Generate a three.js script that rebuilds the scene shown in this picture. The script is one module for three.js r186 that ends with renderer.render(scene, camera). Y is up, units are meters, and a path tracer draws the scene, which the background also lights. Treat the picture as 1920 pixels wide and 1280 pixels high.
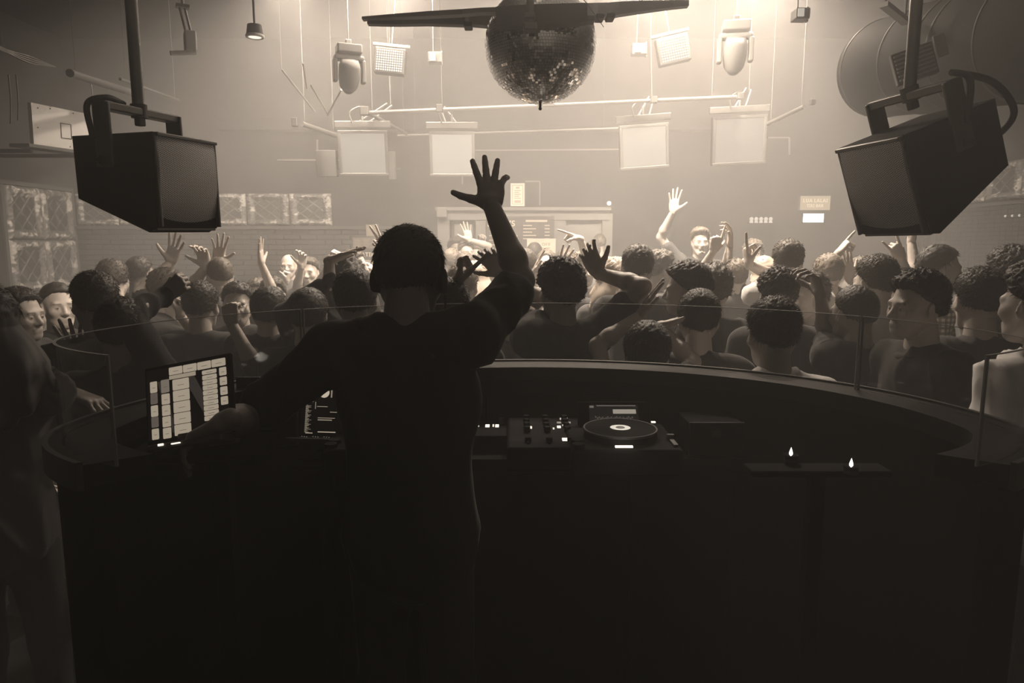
import * as THREE from 'three';
import { RectAreaLightUniformsLib } from 'three/addons/lights/RectAreaLightUniformsLib.js';
import { RoundedBoxGeometry } from 'three/addons/geometries/RoundedBoxGeometry.js';
import { mergeGeometries, mergeVertices, toCreasedNormals } from 'three/addons/utils/BufferGeometryUtils.js';
import { FontLoader } from 'three/addons/loaders/FontLoader.js';
import { TextGeometry } from 'three/addons/geometries/TextGeometry.js';

// ---------------------------------------------------------------- camera, light, haze, exposure
const scene = new THREE.Scene();
const renderer = new THREE.WebGLRenderer();
renderer.toneMapping = THREE.LinearToneMapping;
renderer.toneMappingExposure = 1;
renderer.shadowMap.enabled = true;
RectAreaLightUniformsLib.init();
const F = 1283, EYE = 1.86, PITCH = -8 * Math.PI / 180;
const camera = new THREE.PerspectiveCamera(2 * Math.atan(640 / F) * 180 / Math.PI, 1.5, 0.05, 60);
camera.position.set(0, EYE, 0);
camera.rotation.x = PITCH;
scene.background = new THREE.Color(0x000000);
scene.fog = new THREE.FogExp2(new THREE.Color(1, 1, 1), 0.056);   // the club's smoke machine: an even haze
const WARM = new THREE.Color(1, 0.825, 0.655);
function spot(name, [x, y, z], [tx, ty, tz], power, angle, penumbra, radius, color = WARM) {
  const l = new THREE.SpotLight(color, power, 0, angle, penumbra, 2);
  l.name = name; l.position.set(x, y, z); l.target.position.set(tx, ty, tz);
  l.castShadow = true; l.shadow.radius = radius; l.shadow.mapSize.set(2048, 2048);
  scene.add(l, l.target);
  return l;
}
// wash lamps on the ceiling over the dance floor, above the top of the picture; one of them is turned towards the booth, over the heads; a moving head looks to the left wall
const WASH = [[-2.1, 4.45, -6.8], [-0.95, 4.45, -6.3], [0.1, 4.45, -5.8], [0.95, 4.45, -5.35], [2.2, 4.45, -6.3]], WASH_POWER = [46, 69, 80, 108, 98];
WASH.forEach(([x, y, z], i) => spot('wash_lamp_beam', [x, y, z], [x * 1.1, 0, z - 0.7], WASH_POWER[i], 1.36, 1, 4));
spot('blinder_beam', [0.75, 4.1, -5.6], [0.2, 3.6, 0], 270, 0.46, 1, 4);
spot('ceiling_wash_beam', [-0.55, 4.4, -6.0], [-2.5, 3.6, -7.6], 160, 0.56, 1, 4);
spot('ceiling_wash_beam', [1.0, 4.4, -6.0], [2.7, 3.75, -8.6], 135, 0.8, 1, 4);
spot('side_spot_beam', [0.6, 4.4, -1.4], [-2.64, 1.6, -3.95], 72, 0.15, 1, 2);
spot('moving_head_beam', [-1.55, 3.15, -6.2], [-6.1, 1.6, -8.9], 10, 0.45, 1, 4);
// ---------------------------------------------------------------- helpers
const V = (x, y, z) => new THREE.Vector3(x, y, z);
const CP = Math.cos(PITCH), SP = Math.sin(PITCH);
// the point at depth d (metres along -z) behind a picture coordinate, and the point where that line of sight meets the height h
function ray(px, py) { const x = px - 960, y = 640 - py; return V(x, y * CP + F * SP, -F * CP + y * SP); }
function at(px, py, d) { const r = ray(px, py); return r.multiplyScalar(d / -r.z).add(camera.position); }
function onPlane(px, py, h) { const r = ray(px, py); return r.multiplyScalar((h - EYE) / r.y).add(camera.position); }
let seedState = 7;
function rnd() { seedState = (seedState * 1664525 + 1013904223) >>> 0; return seedState / 4294967296; }
const clamp = (x, a, b) => Math.min(b, Math.max(a, x)), lerp = (a, b, t) => a + (b - a) * t;
const smooth = (a, b, x) => { const t = clamp((x - a) / (b - a), 0, 1); return t * t * (3 - 2 * t); };
function hash3(x, y, z) { let h = Math.imul(x, 374761393) ^ Math.imul(y, 668265263) ^ Math.imul(z, 1274126177); h = Math.imul(h ^ (h >>> 13), 1274126177); return ((h ^ (h >>> 16)) >>> 0) / 4294967296; }
function noise3(x, y, z) {   // smooth value noise, -1 .. 1
  const i = Math.floor(x), j = Math.floor(y), k = Math.floor(z), f = (t) => t * t * (3 - 2 * t), u = f(x - i), v = f(y - j), w = f(z - k);
  const L = (a, b, t) => a + (b - a) * t, c = (a, b, d) => hash3(i + a, j + b, k + d);
  return 2 * L(L(L(c(0, 0, 0), c(1, 0, 0), u), L(c(0, 1, 0), c(1, 1, 0), u), v), L(L(c(0, 0, 1), c(1, 0, 1), u), L(c(0, 1, 1), c(1, 1, 1), u), v), w) - 1;
}
const taken = new Map();
function numbered(name) { const n = taken.get(name) ?? 0; taken.set(name, n + 1); return n ? name + '_' + String(n).padStart(3, '0') : name; }
function shade(o) { o.castShadow = true; o.receiveShadow = true; return o; }
function tag(o, label, category, group) { Object.assign(o.userData, { label, category }); if (group) o.userData.group = group; return o; }
function thing(name, label, category, pos = [0, 0, 0], turn = 0, group) {
  const o = new THREE.Group(); o.name = numbered(name); o.position.set(...pos); o.rotation.y = turn; scene.add(o);
  return tag(o, label, category, group);
}
function part(name, geo, material, parent) {
  const o = shade(new THREE.Mesh(Array.isArray(geo) ? join(geo) : geo, material)); o.name = name; parent.add(o); return o;
}
function solo(name, label, category, geo, material, group) { const o = part(numbered(name), geo, material, scene); return tag(o, label, category, group); }
function struct(name, geo, material) { const o = part(name, geo, material, scene); o.userData.kind = 'structure'; return o; }
function join(list) {
  const g = list.map((x) => { x = x.index ? x.toNonIndexed() : x; for (const k of Object.keys(x.attributes)) if (!['position', 'normal', 'uv'].includes(k)) x.deleteAttribute(k); if (!x.attributes.uv) x.setAttribute('uv', new THREE.BufferAttribute(new Float32Array(x.attributes.position.count * 2), 2)); return x; });
  return g.length === 1 ? g[0] : mergeGeometries(g);
}
const box = (w, h, d, x = 0, y = 0, z = 0) => new THREE.BoxGeometry(w, h, d).translate(x, y, z);
const rbox = (w, h, d, r, x = 0, y = 0, z = 0, s = 2) => new RoundedBoxGeometry(w, h, d, s, Math.min(r, w / 2.01, h / 2.01, d / 2.01)).translate(x, y, z);
function bar(a, b, r, r2 = r, seg = 10) {   // a round bar from a to b
  const d = b.clone().sub(a), g = new THREE.CylinderGeometry(r2, r, d.length(), seg, 1);
  g.translate(0, d.length() / 2, 0);
  return g.applyMatrix4(new THREE.Matrix4().compose(a, new THREE.Quaternion().setFromUnitVectors(V(0, 1, 0), d.normalize()), V(1, 1, 1)));
}
function slab(a, b, w, h, up = V(0, 1, 0)) {   // a square bar from a to b
  const d = b.clone().sub(a), L = d.length(), z = d.normalize(), x = V().crossVectors(up, z).normalize(), y = V().crossVectors(z, x);
  return box(w, h, L).applyMatrix4(new THREE.Matrix4().makeBasis(x, y, z).setPosition(a.clone().add(b).multiplyScalar(0.5)));
}
const tube = (pts, r, seg = 24, rad = 6) => new THREE.TubeGeometry(new THREE.CatmullRomCurve3(pts), seg, r, rad);
const grey = (v, rough = 0.85, more = {}) => new THREE.MeshStandardMaterial({ color: new THREE.Color(v, v * 0.985, v * 0.965), roughness: rough, ...more });
const glow = (v, strength = 1) => new THREE.MeshStandardMaterial({ color: 0x111111, roughness: 0.6, emissive: new THREE.Color(1, 0.9, 0.76), emissiveIntensity: v * strength });

// ---------------------------------------------------------------- smooth bodies: distance fields meshed with surface nets
const cone = (a, b, ra, rb, k = 0.03, sub) => ({ a, b, ra, rb, k, sub });
const ball = (c, r, k = 0.03, sub, q) => ({ c, r: typeof r === 'number' ? V(r, r, r) : r, k, sub, q });
function fieldMesh(prims, cell) {
  const lo = V(1e9, 1e9, 1e9), hi = V(-1e9, -1e9, -1e9), P = [];
  for (const p of prims) {
    const l = V(), h = V(), R = p.c ? Math.max(p.r.x, p.r.y, p.r.z) : Math.max(p.ra, p.rb);
    if (p.c) { l.copy(p.c); h.copy(p.c); } else { l.copy(p.a).min(p.b); h.copy(p.a).max(p.b); }
    l.addScalar(-R); h.addScalar(R);
    if (!p.sub) { lo.min(l); hi.max(h); }
    P.push([p, l, h]);
  }
  lo.addScalar(-cell * 2.5); hi.addScalar(cell * 2.5);
  const nx = Math.ceil((hi.x - lo.x) / cell) + 1, ny = Math.ceil((hi.y - lo.y) / cell) + 1, nz = Math.ceil((hi.z - lo.z) / cell) + 1;
  const f = new Float32Array(nx * ny * nz).fill(0.2), sx = 1, sy = nx, sz = nx * ny;
  for (const [p, l, h] of P) {
    const m = p.k + 2 * cell, i0 = Math.max(0, Math.floor((l.x - m - lo.x) / cell)), i1 = Math.min(nx - 1, Math.ceil((h.x + m - lo.x) / cell)), j0 = Math.max(0, Math.floor((l.y - m - lo.y) / cell)), j1 = Math.min(ny - 1, Math.ceil((h.y + m - lo.y) / cell)), k0 = Math.max(0, Math.floor((l.z - m - lo.z) / cell)), k1 = Math.min(nz - 1, Math.ceil((h.z + m - lo.z) / cell));
    const K = Math.max(p.k, 1e-5); let e = null;
    if (p.q) e = new THREE.Matrix3().setFromMatrix4(new THREE.Matrix4().makeRotationFromQuaternion(p.q)).transpose().elements;
    let bx, by, bz, bb; if (!p.c) { bx = p.b.x - p.a.x; by = p.b.y - p.a.y; bz = p.b.z - p.a.z; bb = bx * bx + by * by + bz * bz || 1e-9; }
    for (let kz = k0; kz <= k1; kz++) for (let j = j0; j <= j1; j++) for (let i = i0; i <= i1; i++) {
      const X = lo.x + i * cell, Y = lo.y + j * cell, Z = lo.z + kz * cell; let d;
      if (p.c) {
        let x = X - p.c.x, y = Y - p.c.y, z = Z - p.c.z;
        if (e) { const a = e[0] * x + e[3] * y + e[6] * z, b = e[1] * x + e[4] * y + e[7] * z, c = e[2] * x + e[5] * y + e[8] * z; x = a; y = b; z = c; }
        const a = x / p.r.x, b = y / p.r.y, c = z / p.r.z, q0 = Math.sqrt(a * a + b * b + c * c), q1 = Math.sqrt((a / p.r.x) ** 2 + (b / p.r.y) ** 2 + (c / p.r.z) ** 2);
        d = q1 < 1e-6 ? -Math.min(p.r.x, p.r.y, p.r.z) : q0 * (q0 - 1) / q1;
      } else {
        const x = X - p.a.x, y = Y - p.a.y, z = Z - p.a.z, t = clamp((x * bx + y * by + z * bz) / bb, 0, 1), u = x - bx * t, v = y - by * t, w = z - bz * t;
        d = Math.sqrt(u * u + v * v + w * w) - (p.ra + (p.rb - p.ra) * t);
      }
      const n = i + j * sy + kz * sz, o = f[n];
      if (p.sub) { const q = -d, g = Math.max(K - Math.abs(o - q), 0) / K; f[n] = Math.max(o, q) + g * g * K / 4; }
      else { const g = Math.max(K - Math.abs(o - d), 0) / K; f[n] = Math.min(o, d) - g * g * K / 4; }
    }
  }
  const id = new Int32Array(nx * ny * nz).fill(-1), pos = [], idx = [];
  const C = [0, sx, sy, sx + sy, sz, sz + sx, sz + sy, sz + sx + sy], E = [[0, 1], [2, 3], [4, 5], [6, 7], [0, 2], [1, 3], [4, 6], [5, 7], [0, 4], [1, 5], [2, 6], [3, 7]];
  for (let k = 0; k < nz - 1; k++) for (let j = 0; j < ny - 1; j++) for (let i = 0; i < nx - 1; i++) {
    const n = i + j * sy + k * sz; let m = 0;
    for (let c = 0; c < 8; c++) if (f[n + C[c]] < 0) m++;
    if (m === 0 || m === 8) continue;
    let x = 0, y = 0, z = 0, s = 0;
    for (const [a, b] of E) {
      const A = f[n + C[a]], B = f[n + C[b]]; if ((A < 0) === (B < 0)) continue;
      const t = A / (A - B); x += (a & 1) + ((b & 1) - (a & 1)) * t; y += (a >> 1 & 1) + ((b >> 1 & 1) - (a >> 1 & 1)) * t; z += (a >> 2) + ((b >> 2) - (a >> 2)) * t; s++;
    }
    id[n] = pos.length / 3; pos.push(lo.x + (i + x / s) * cell, lo.y + (j + y / s) * cell, lo.z + (k + z / s) * cell);
  }
  const quad = (a, b, c, d, flip) => { if (a < 0 || b < 0 || c < 0 || d < 0) return; flip ? idx.push(a, c, b, b, c, d) : idx.push(a, b, c, b, d, c); };
  for (let k = 1; k < nz - 1; k++) for (let j = 1; j < ny - 1; j++) for (let i = 1; i < nx - 1; i++) {
    const n = i + j * sy + k * sz, s = f[n] < 0;
    if (s !== f[n + sx] < 0) quad(id[n - sy - sz], id[n - sz], id[n - sy], id[n], !s);
    if (s !== f[n + sy] < 0) quad(id[n - sx - sz], id[n - sx], id[n - sz], id[n], !s);
    if (s !== f[n + sz] < 0) quad(id[n - sx - sy], id[n - sy], id[n - sx], id[n], !s);
  }
  const g = new THREE.BufferGeometry();
  g.setAttribute('position', new THREE.Float32BufferAttribute(pos, 3)); g.setIndex(idx); g.computeVertexNormals();
  return g;
}
function paint(g, colorAt) {   // a colour for each vertex, from where it lies on the thing
  const p = g.attributes.position, c = new Float32Array(p.count * 3);
  for (let i = 0; i < p.count; i++) { const v = colorAt ? colorAt(p.getX(i), p.getY(i), p.getZ(i)) : 1; c[i * 3] = v; c[i * 3 + 1] = v; c[i * 3 + 2] = v; }
  g.setAttribute('color', new THREE.BufferAttribute(c, 3)); return g;
}
function mergeSkin(list) {
  for (const g of list) if (!g.attributes.color) paint(g);
  return mergeGeometries(list);
}

// ---------------------------------------------------------------- heads, hands and hair (built once, used by every person)
const headCache = new Map();
function headShape(kind, cell) {
  const key = kind + cell;
  if (headCache.has(key)) return headCache.get(key);
  const open = kind === 'shout', P = [
    ball(V(0, 0.035, -0.012), V(0.076, 0.091, 0.097), 0.02), ball(V(0, -0.03, 0.028), V(0.06, 0.083, 0.064), 0.03),
    ball(V(0, open ? -0.1 : -0.086, 0.054), V(0.034, 0.028, 0.034), 0.03), cone(V(0, -0.05, -0.03), V(0, -0.2, -0.045), 0.052, 0.057, 0.03), cone(V(-0.04, 0.021, 0.08), V(0.04, 0.021, 0.08), 0.012, 0.012, 0.022),
  ];
  for (const s of [-1, 1]) P.push(cone(V(s * 0.054, -0.035, -0.005), V(s * 0.02, open ? -0.106 : -0.094, 0.058), 0.018, 0.016, 0.03), ball(V(s * 0.044, -0.02, 0.064), 0.021, 0.03));
  for (const s of [-1, 1]) P.push(ball(V(s * 0.031, 0, 0.101), V(0.019, 0.012, 0.016), 0.014, true), ball(V(s * 0.031, 0, 0.078), 0.0145, 0.002));
  P.push(cone(V(0, 0.012, 0.087), V(0, -0.028, 0.109), 0.008, 0.013, 0.012));
  for (const s of [-1, 1]) P.push(ball(V(s * 0.012, -0.034, 0.097), 0.0095, 0.008));
  if (open) P.push(ball(V(0, -0.077, 0.095), V(0.023, 0.021, 0.03), 0.006, true), cone(V(-0.021, -0.056, 0.09), V(0.021, -0.056, 0.09), 0.008, 0.008, 0.006), cone(V(-0.018, -0.1, 0.085), V(0.018, -0.1, 0.085), 0.008, 0.008, 0.006), ball(V(0, -0.088, 0.088), V(0.014, 0.011, 0.026), 0.004));
  else P.push(cone(V(-0.02, -0.061, 0.087), V(0.02, -0.061, 0.087), 0.0075, 0.0075, 0.007), cone(V(-0.018, -0.073, 0.085), V(0.018, -0.073, 0.085), 0.0085, 0.0085, 0.006));
  for (const s of [-1, 1]) P.push(ball(V(s * 0.079, -0.004, -0.008), V(0.009, 0.032, 0.019), 0.008, false, new THREE.Quaternion().setFromEuler(new THREE.Euler(-0.2, s * 0.45, 0))), ball(V(s * 0.089, 0, -0.002), V(0.007, 0.018, 0.009), 0.004, true));
  const g = fieldMesh(P, cell);
  paint(g, (x, y, z) => {
    const ax = Math.abs(x);
    if (z > 0.07) {
      const ex = ax - 0.031; if (ex * ex * 0.22 + y * y < 0.0000300) return ex * ex + y * y < 0.00004 ? 0.1 : 1.2;
      if (Math.abs(y - 0.024 + ex * ex * 8) < 0.0045 && ax > 0.013 && ax < 0.052) return 0.35;
      if (ax < 0.024 && y < -0.054 && y > (open ? -0.11 : -0.08)) return 0.7;
    }
    return 1;
  });
  headCache.set(key, g); return g;
}
// right hand: wrist at the origin, fingers along +y, palm towards +z, thumb on +x. curl = [index, middle, ring, little], thumb = [out, in]
const HANDS = {
  open: { curl: [0.05, 0.02, 0.06, 0.12], spread: 1.25, thumb: [0.95, 0.05] }, flat: { curl: [0.08, 0.06, 0.08, 0.12], spread: 0.35, thumb: [0.35, 0.1] },
  relaxed: { curl: [0.35, 0.45, 0.55, 0.6], spread: 0.6, thumb: [0.5, 0.35] }, claw: { curl: [0.55, 0.7, 0.75, 0.7], spread: 1, thumb: [0.7, 0.5] },
  fist: { curl: [1.5, 1.55, 1.55, 1.5], spread: 0.1, thumb: [0.15, 0.95] }, point: { curl: [0.05, 1.35, 1.45, 1.5], spread: 0.3, thumb: [0.55, 0.6] },
  horns: { curl: [0.05, 1.4, 1.4, 0.1], spread: 0.9, thumb: [0.3, 0.8] }, peace: { curl: [0.05, 0.05, 1.4, 1.45], spread: 1.3, thumb: [0.2, 0.9] },
  wide: { curl: [0.0, 0.02, 0.05, 0.3], spread: 1.35, thumb: [1.25, 0.0], thick: 1.22 },
};
const handCache = new Map();
function handShape(pose, cell, left) {
  const key = pose + cell + left;
  if (handCache.has(key)) return handCache.get(key);
  const h = HANDS[pose], s = left ? -1 : 1, P = [cone(V(0, -0.006, 0), V(0, 0.01, 0), 0.0255, 0.0255, 0.02), ball(V(0, 0.05, 0), V(0.039, 0.046, 0.0145), 0.02)];
  const fx = [0.031, 0.0105, -0.0105, -0.03], fy = [0.09, 0.095, 0.09, 0.08], len = [[0.046, 0.027, 0.022], [0.05, 0.031, 0.023], [0.046, 0.029, 0.022], [0.036, 0.021, 0.019]], sp = [0.17, 0.03, -0.11, -0.27];
  for (let i = 0; i < 4; i++) {
    P.push(cone(V(s * fx[i] * 0.7, 0.015, 0), V(s * fx[i], fy[i], 0), 0.012, 0.0108, 0.012));
  }
  for (let i = 0; i < 4; i++) {
    let p = V(s * fx[i], fy[i], 0), a = 0; const side = sp[i] * h.spread * s;
    for (let j = 0; j < 3; j++) {
      a += h.curl[i] * [1, 1.05, 0.75][j];
      const q = p.clone().add(V(Math.sin(side) * Math.cos(a), Math.cos(side) * Math.cos(a), Math.sin(a)).multiplyScalar(len[i][j])), T = h.thick ?? 1, r = [0.0095 * T, 0.0086 * T, 0.0078 * T, 0.007 * T];
      P.push(cone(p.clone(), q.clone(), r[j] * (i === 3 ? 0.9 : 1), r[j + 1] * (i === 3 ? 0.9 : 1), j ? 0.003 : 0.006)); p = q;
    }
  }
  const [out, inn] = h.thumb, dir = (o, n) => V(s * Math.sin(o) * Math.cos(n), Math.cos(o) * Math.cos(n), Math.sin(n));
  let p = V(s * 0.02, 0.018, 0.006), q = p.clone().add(dir(0.5 + out * 0.5, inn * 0.5).multiplyScalar(0.046));
  P.push(cone(p, q, 0.016, 0.0125, 0.015)); p = q; q = p.clone().add(dir(0.2 + out * 0.75, inn).multiplyScalar(0.034)); P.push(cone(p, q, 0.0118, 0.0105, 0.006));
  p = q; q = p.clone().add(dir(0.1 + out * 0.7, inn * 1.25).multiplyScalar(0.027)); P.push(cone(p, q, 0.0102, 0.0085, 0.003));
  const g = fieldMesh(P, cell); handCache.set(key, g); return g;
}
const HAIR = {   // thickness on top and at the sides, lump size and height, loose strands: number, length, waywardness and how far they stand off; hairline drop at the back in degrees
  buzz: { top: 0.009, side: 0.005, f: 150, a: 0.003, n: 900, l: 0.009, w: 2, o: 0.9, back: 40 }, crop: { top: 0.021, side: 0.008, f: 170, a: 0.006, n: 900, l: 0.02, w: 2.2, o: 0.45, back: 42 },
  quiff: { top: 0.03, side: 0.008, f: 150, a: 0.007, n: 800, l: 0.026, w: 1.8, o: 0.5, back: 42 }, curly: { top: 0.034, side: 0.022, f: 130, a: 0.012, n: 1000, l: 0.016, w: 4, o: 0.7, back: 44 },
  afro: { top: 0.045, side: 0.038, f: 150, a: 0.009, n: 1000, l: 0.012, w: 4, o: 0.9, back: 46 }, neat: { top: 0.016, side: 0.01, f: 150, a: 0.0045, n: 800, l: 0.022, w: 0.8, o: 0.22, back: 46 },
  long: { top: 0.018, side: 0.02, f: 60, a: 0.006, n: 420, l: 0.035, w: 0.5, o: 0.12, back: 75, drop: 0.27 }, wavy: { top: 0.024, side: 0.028, f: 55, a: 0.011, n: 520, l: 0.03, w: 1.4, o: 0.25, back: 75, drop: 0.2 },
  bob: { top: 0.018, side: 0.022, f: 60, a: 0.005, n: 420, l: 0.03, w: 0.5, o: 0.12, back: 70, drop: 0.1 }, tied: { top: 0.012, side: 0.008, f: 80, a: 0.003, n: 260, l: 0.02, w: 0.6, o: 0.12, back: 46, bun: true },
};
function hairShape(style, fine, seed) {
  const h = HAIR[style], W = fine ? 88 : 44, H = fine ? 56 : 28, pos = [], idx = [], D2R = Math.PI / 180;
  const line = (az) => { const t = az / D2R, a = [[0, 30], [30, 29], [52, 20], [72, 2], [92, -8], [112, -h.back * 0.75], [180, -h.back]]; for (let i = 1; i < a.length; i++) if (t <= a[i][0]) return lerp(a[i - 1][1], a[i][1], (t - a[i - 1][0]) / (a[i][0] - a[i - 1][0])) * D2R; return -h.back * D2R; };
  const surf = (u) => {
    const base = 1 / Math.sqrt((u.x / 0.078) ** 2 + (u.y / 0.093) ** 2 + (u.z / 0.099) ** 2), az = Math.abs(Math.atan2(u.x, u.z)), el = Math.asin(clamp(u.y, -1, 1)), m = smooth(-7 * D2R, 7 * D2R, el - line(az) + 4 * D2R * noise3(u.x * 14 + seed, u.y * 14, u.z * 14));
    let t = lerp(h.side, h.top, smooth(-0.1, 0.75, u.y)); if (style === 'quiff') t += 0.018 * smooth(0.2, 0.8, u.z) * smooth(0.3, 0.7, u.y);
    if (h.drop) t += h.drop * smooth(-0.25, -0.95, u.y) * smooth(1.1, 1.9, az) * (1 + 0.15 * noise3(u.x * 9 + seed, 3, u.z * 9)) + (h.drop > 0.15 ? 0.02 * smooth(0.2, -0.5, u.y) : 0);
    const q = h.drop && u.y < 0 ? 0.25 : 1, n = noise3(u.x * h.f * 0.09 + seed, u.y * h.f * 0.09 * q, u.z * h.f * 0.09) * 0.6 + noise3(u.x * h.f * 0.2 + seed, u.y * h.f * 0.2 * q, u.z * h.f * 0.2) * 0.5;
    return [base + lerp(-0.02, t + n * h.a * (fine ? 1 : 1.7), m), m];
  };
  const C = V(0, 0.035, -0.012);
  for (let j = 0; j <= H; j++) for (let i = 0; i < W; i++) { const th = j / H * Math.PI, ph = i / W * 2 * Math.PI, u = V(Math.sin(th) * Math.sin(ph), Math.cos(th), Math.sin(th) * Math.cos(ph)), p = u.clone().multiplyScalar(surf(u)[0]).add(C); pos.push(p.x, p.y, p.z); }
  for (let j = 0; j < H; j++) for (let i = 0; i < W; i++) { const a = j * W + i, b = j * W + (i + 1) % W; idx.push(a, a + W, b, b, a + W, b + W); }
  const base = new THREE.BufferGeometry(); base.setAttribute('position', new THREE.Float32BufferAttribute(pos, 3)); base.setIndex(idx); base.computeVertexNormals();
  const S = [], SN = [], N = fine ? h.n * 5 : h.n * 1.6 | 0;
  for (let k = 0; k < N; k++) {
    const z = 1 - 2 * rnd(), ph = rnd() * 6.2832, s = Math.sqrt(1 - z * z), u = V(s * Math.cos(ph), z, s * Math.sin(ph)), [r, m] = surf(u); if (m < 0.6 || u.y < -0.55) { continue; }
    const p = u.clone().multiplyScalar(r - 0.003).add(C), fall = V((rnd() - 0.5) * h.w, -1 + rnd() * h.w * 0.7, (rnd() - 0.5) * h.w + (u.y > 0.5 ? 0.9 : 0)); fall.addScaledVector(u, -fall.dot(u)).normalize();
    const d = fall.addScaledVector(u, h.o * (0.4 + rnd())).normalize(), L = h.l * (0.5 + rnd()), w = fine ? 0.0011 : 0.0019;
    const x = V().crossVectors(d, V(0.3, 0.9, 0.2)).normalize(), y = V().crossVectors(d, x), e = p.clone().addScaledVector(d, L * 0.6).addScaledVector(x, L * (rnd() - 0.5) * 0.6), tip = p.clone().addScaledVector(d, L);
    const A = p.clone().addScaledVector(x, w), B = p.clone().addScaledVector(x, -w * 0.5).addScaledVector(y, w), Cc = p.clone().addScaledVector(x, -w * 0.5).addScaledVector(y, -w);
    for (const [a, b] of [[A, B], [B, Cc], [Cc, A]]) { const n = a.clone().add(b).multiplyScalar(0.5).sub(p).normalize(); for (const v of [a, b, tip]) { const vv = v === tip ? tip.clone().lerp(e, 0.35) : v; S.push(vv.x, vv.y, vv.z); SN.push(n.x, n.y, n.z); } }
  }
  const list = [base.toNonIndexed()];
  if (S.length) { const g = new THREE.BufferGeometry(); g.setAttribute('position', new THREE.Float32BufferAttribute(S, 3)); g.setAttribute('normal', new THREE.Float32BufferAttribute(SN, 3)); list.push(g); }
  if (h.bun) { const b = new THREE.IcosahedronGeometry(0.034, 3), p = b.attributes.position; for (let i = 0; i < p.count; i++) { const n = 1 + 0.12 * noise3(p.getX(i) * 60, p.getY(i) * 60, p.getZ(i) * 60); p.setXYZ(i, p.getX(i) * n, p.getY(i) * n + 0.09, p.getZ(i) * n - 0.1); } b.computeVertexNormals(); b.deleteAttribute('uv'); list.push(b); }
  return mergeGeometries(list);
}

// ---------------------------------------------------------------- people
const SKIN = { fair: 0.50, mid: 0.36, tan: 0.26, dark: 0.10 }, skinMats = {}, clothMats = {}, hairMats = {};
const skinMat = (k) => skinMats[k] ??= new THREE.MeshPhysicalMaterial({ sheen: 0.15, sheenColor: new THREE.Color(1, 0.95, 0.9), sheenRoughness: 0.5, color: new THREE.Color(SKIN[k], SKIN[k] * 0.9, SKIN[k] * 0.82), roughness: 0.52, vertexColors: true });
const clothMat = (v) => clothMats[v] ??= new THREE.MeshPhysicalMaterial({ sheen: 0.25, sheenColor: new THREE.Color(1, 1, 1), sheenRoughness: 0.5, color: new THREE.Color(v, v * 0.98, v * 0.97), roughness: 0.95 });
const hairMat = (v) => hairMats[v] ??= new THREE.MeshPhysicalMaterial({ sheen: 0.2, sheenColor: new THREE.Color(1, 0.95, 0.9), sheenRoughness: 0.45, color: new THREE.Color(v, v * 0.85, v * 0.7), roughness: 0.62 });
const shoeGeo = join([new THREE.SphereGeometry(1, 12, 8).scale(0.05, 0.05, 0.13).translate(0, 0.045, 0.05), box(0.085, 0.025, 0.25, 0, 0.0125, 0.05)]);
const DIRS = { c: V(0, 0, 1), a: V(0, 0, -1), l: V(-1, 0, 0), r: V(1, 0, 0), u: V(0, 1, 0), d: V(0, -1, 0) };
const COUNT = { people: 0, tris: 0 };
function reach(S, W, L1, L2, hint) {   // two-bone arm: where the elbow goes, and the wrist pulled in if it is too far
  const d = W.clone().sub(S); let L = d.length(); d.normalize();
  const most = (L1 + L2) * 0.995, least = Math.abs(L1 - L2) + 0.09; if (L > most) L = most; if (L < least) L = least;
  const w = S.clone().addScaledVector(d, L), a = (L1 * L1 - L2 * L2 + L * L) / (2 * L), hgt = Math.sqrt(Math.max(0, L1 * L1 - a * a)), n = hint.clone().sub(S); n.addScaledVector(d, -n.dot(d));
  if (n.lengthSq() < 1e-8) n.set(0, -1, 0.3).addScaledVector(d, 0.1); n.normalize();
  return [S.clone().addScaledVector(d, a).addScaledVector(n, hgt), w];
}
function jointOn(px, py, c, r, far) {   // where the line of sight through a picture point is r away from the joint c
  const o = camera.position, u = ray(px, py).normalize(), oc = o.clone().sub(c), b = oc.dot(u), q = b * b - (oc.lengthSq() - r * r);
  if (q < 0) { const p = o.clone().addScaledVector(u, -b); return c.clone().add(p.sub(c).setLength(r)); }
  return o.clone().addScaledVector(u, -b + (far ? 1 : -1) * Math.sqrt(q));
}
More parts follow.
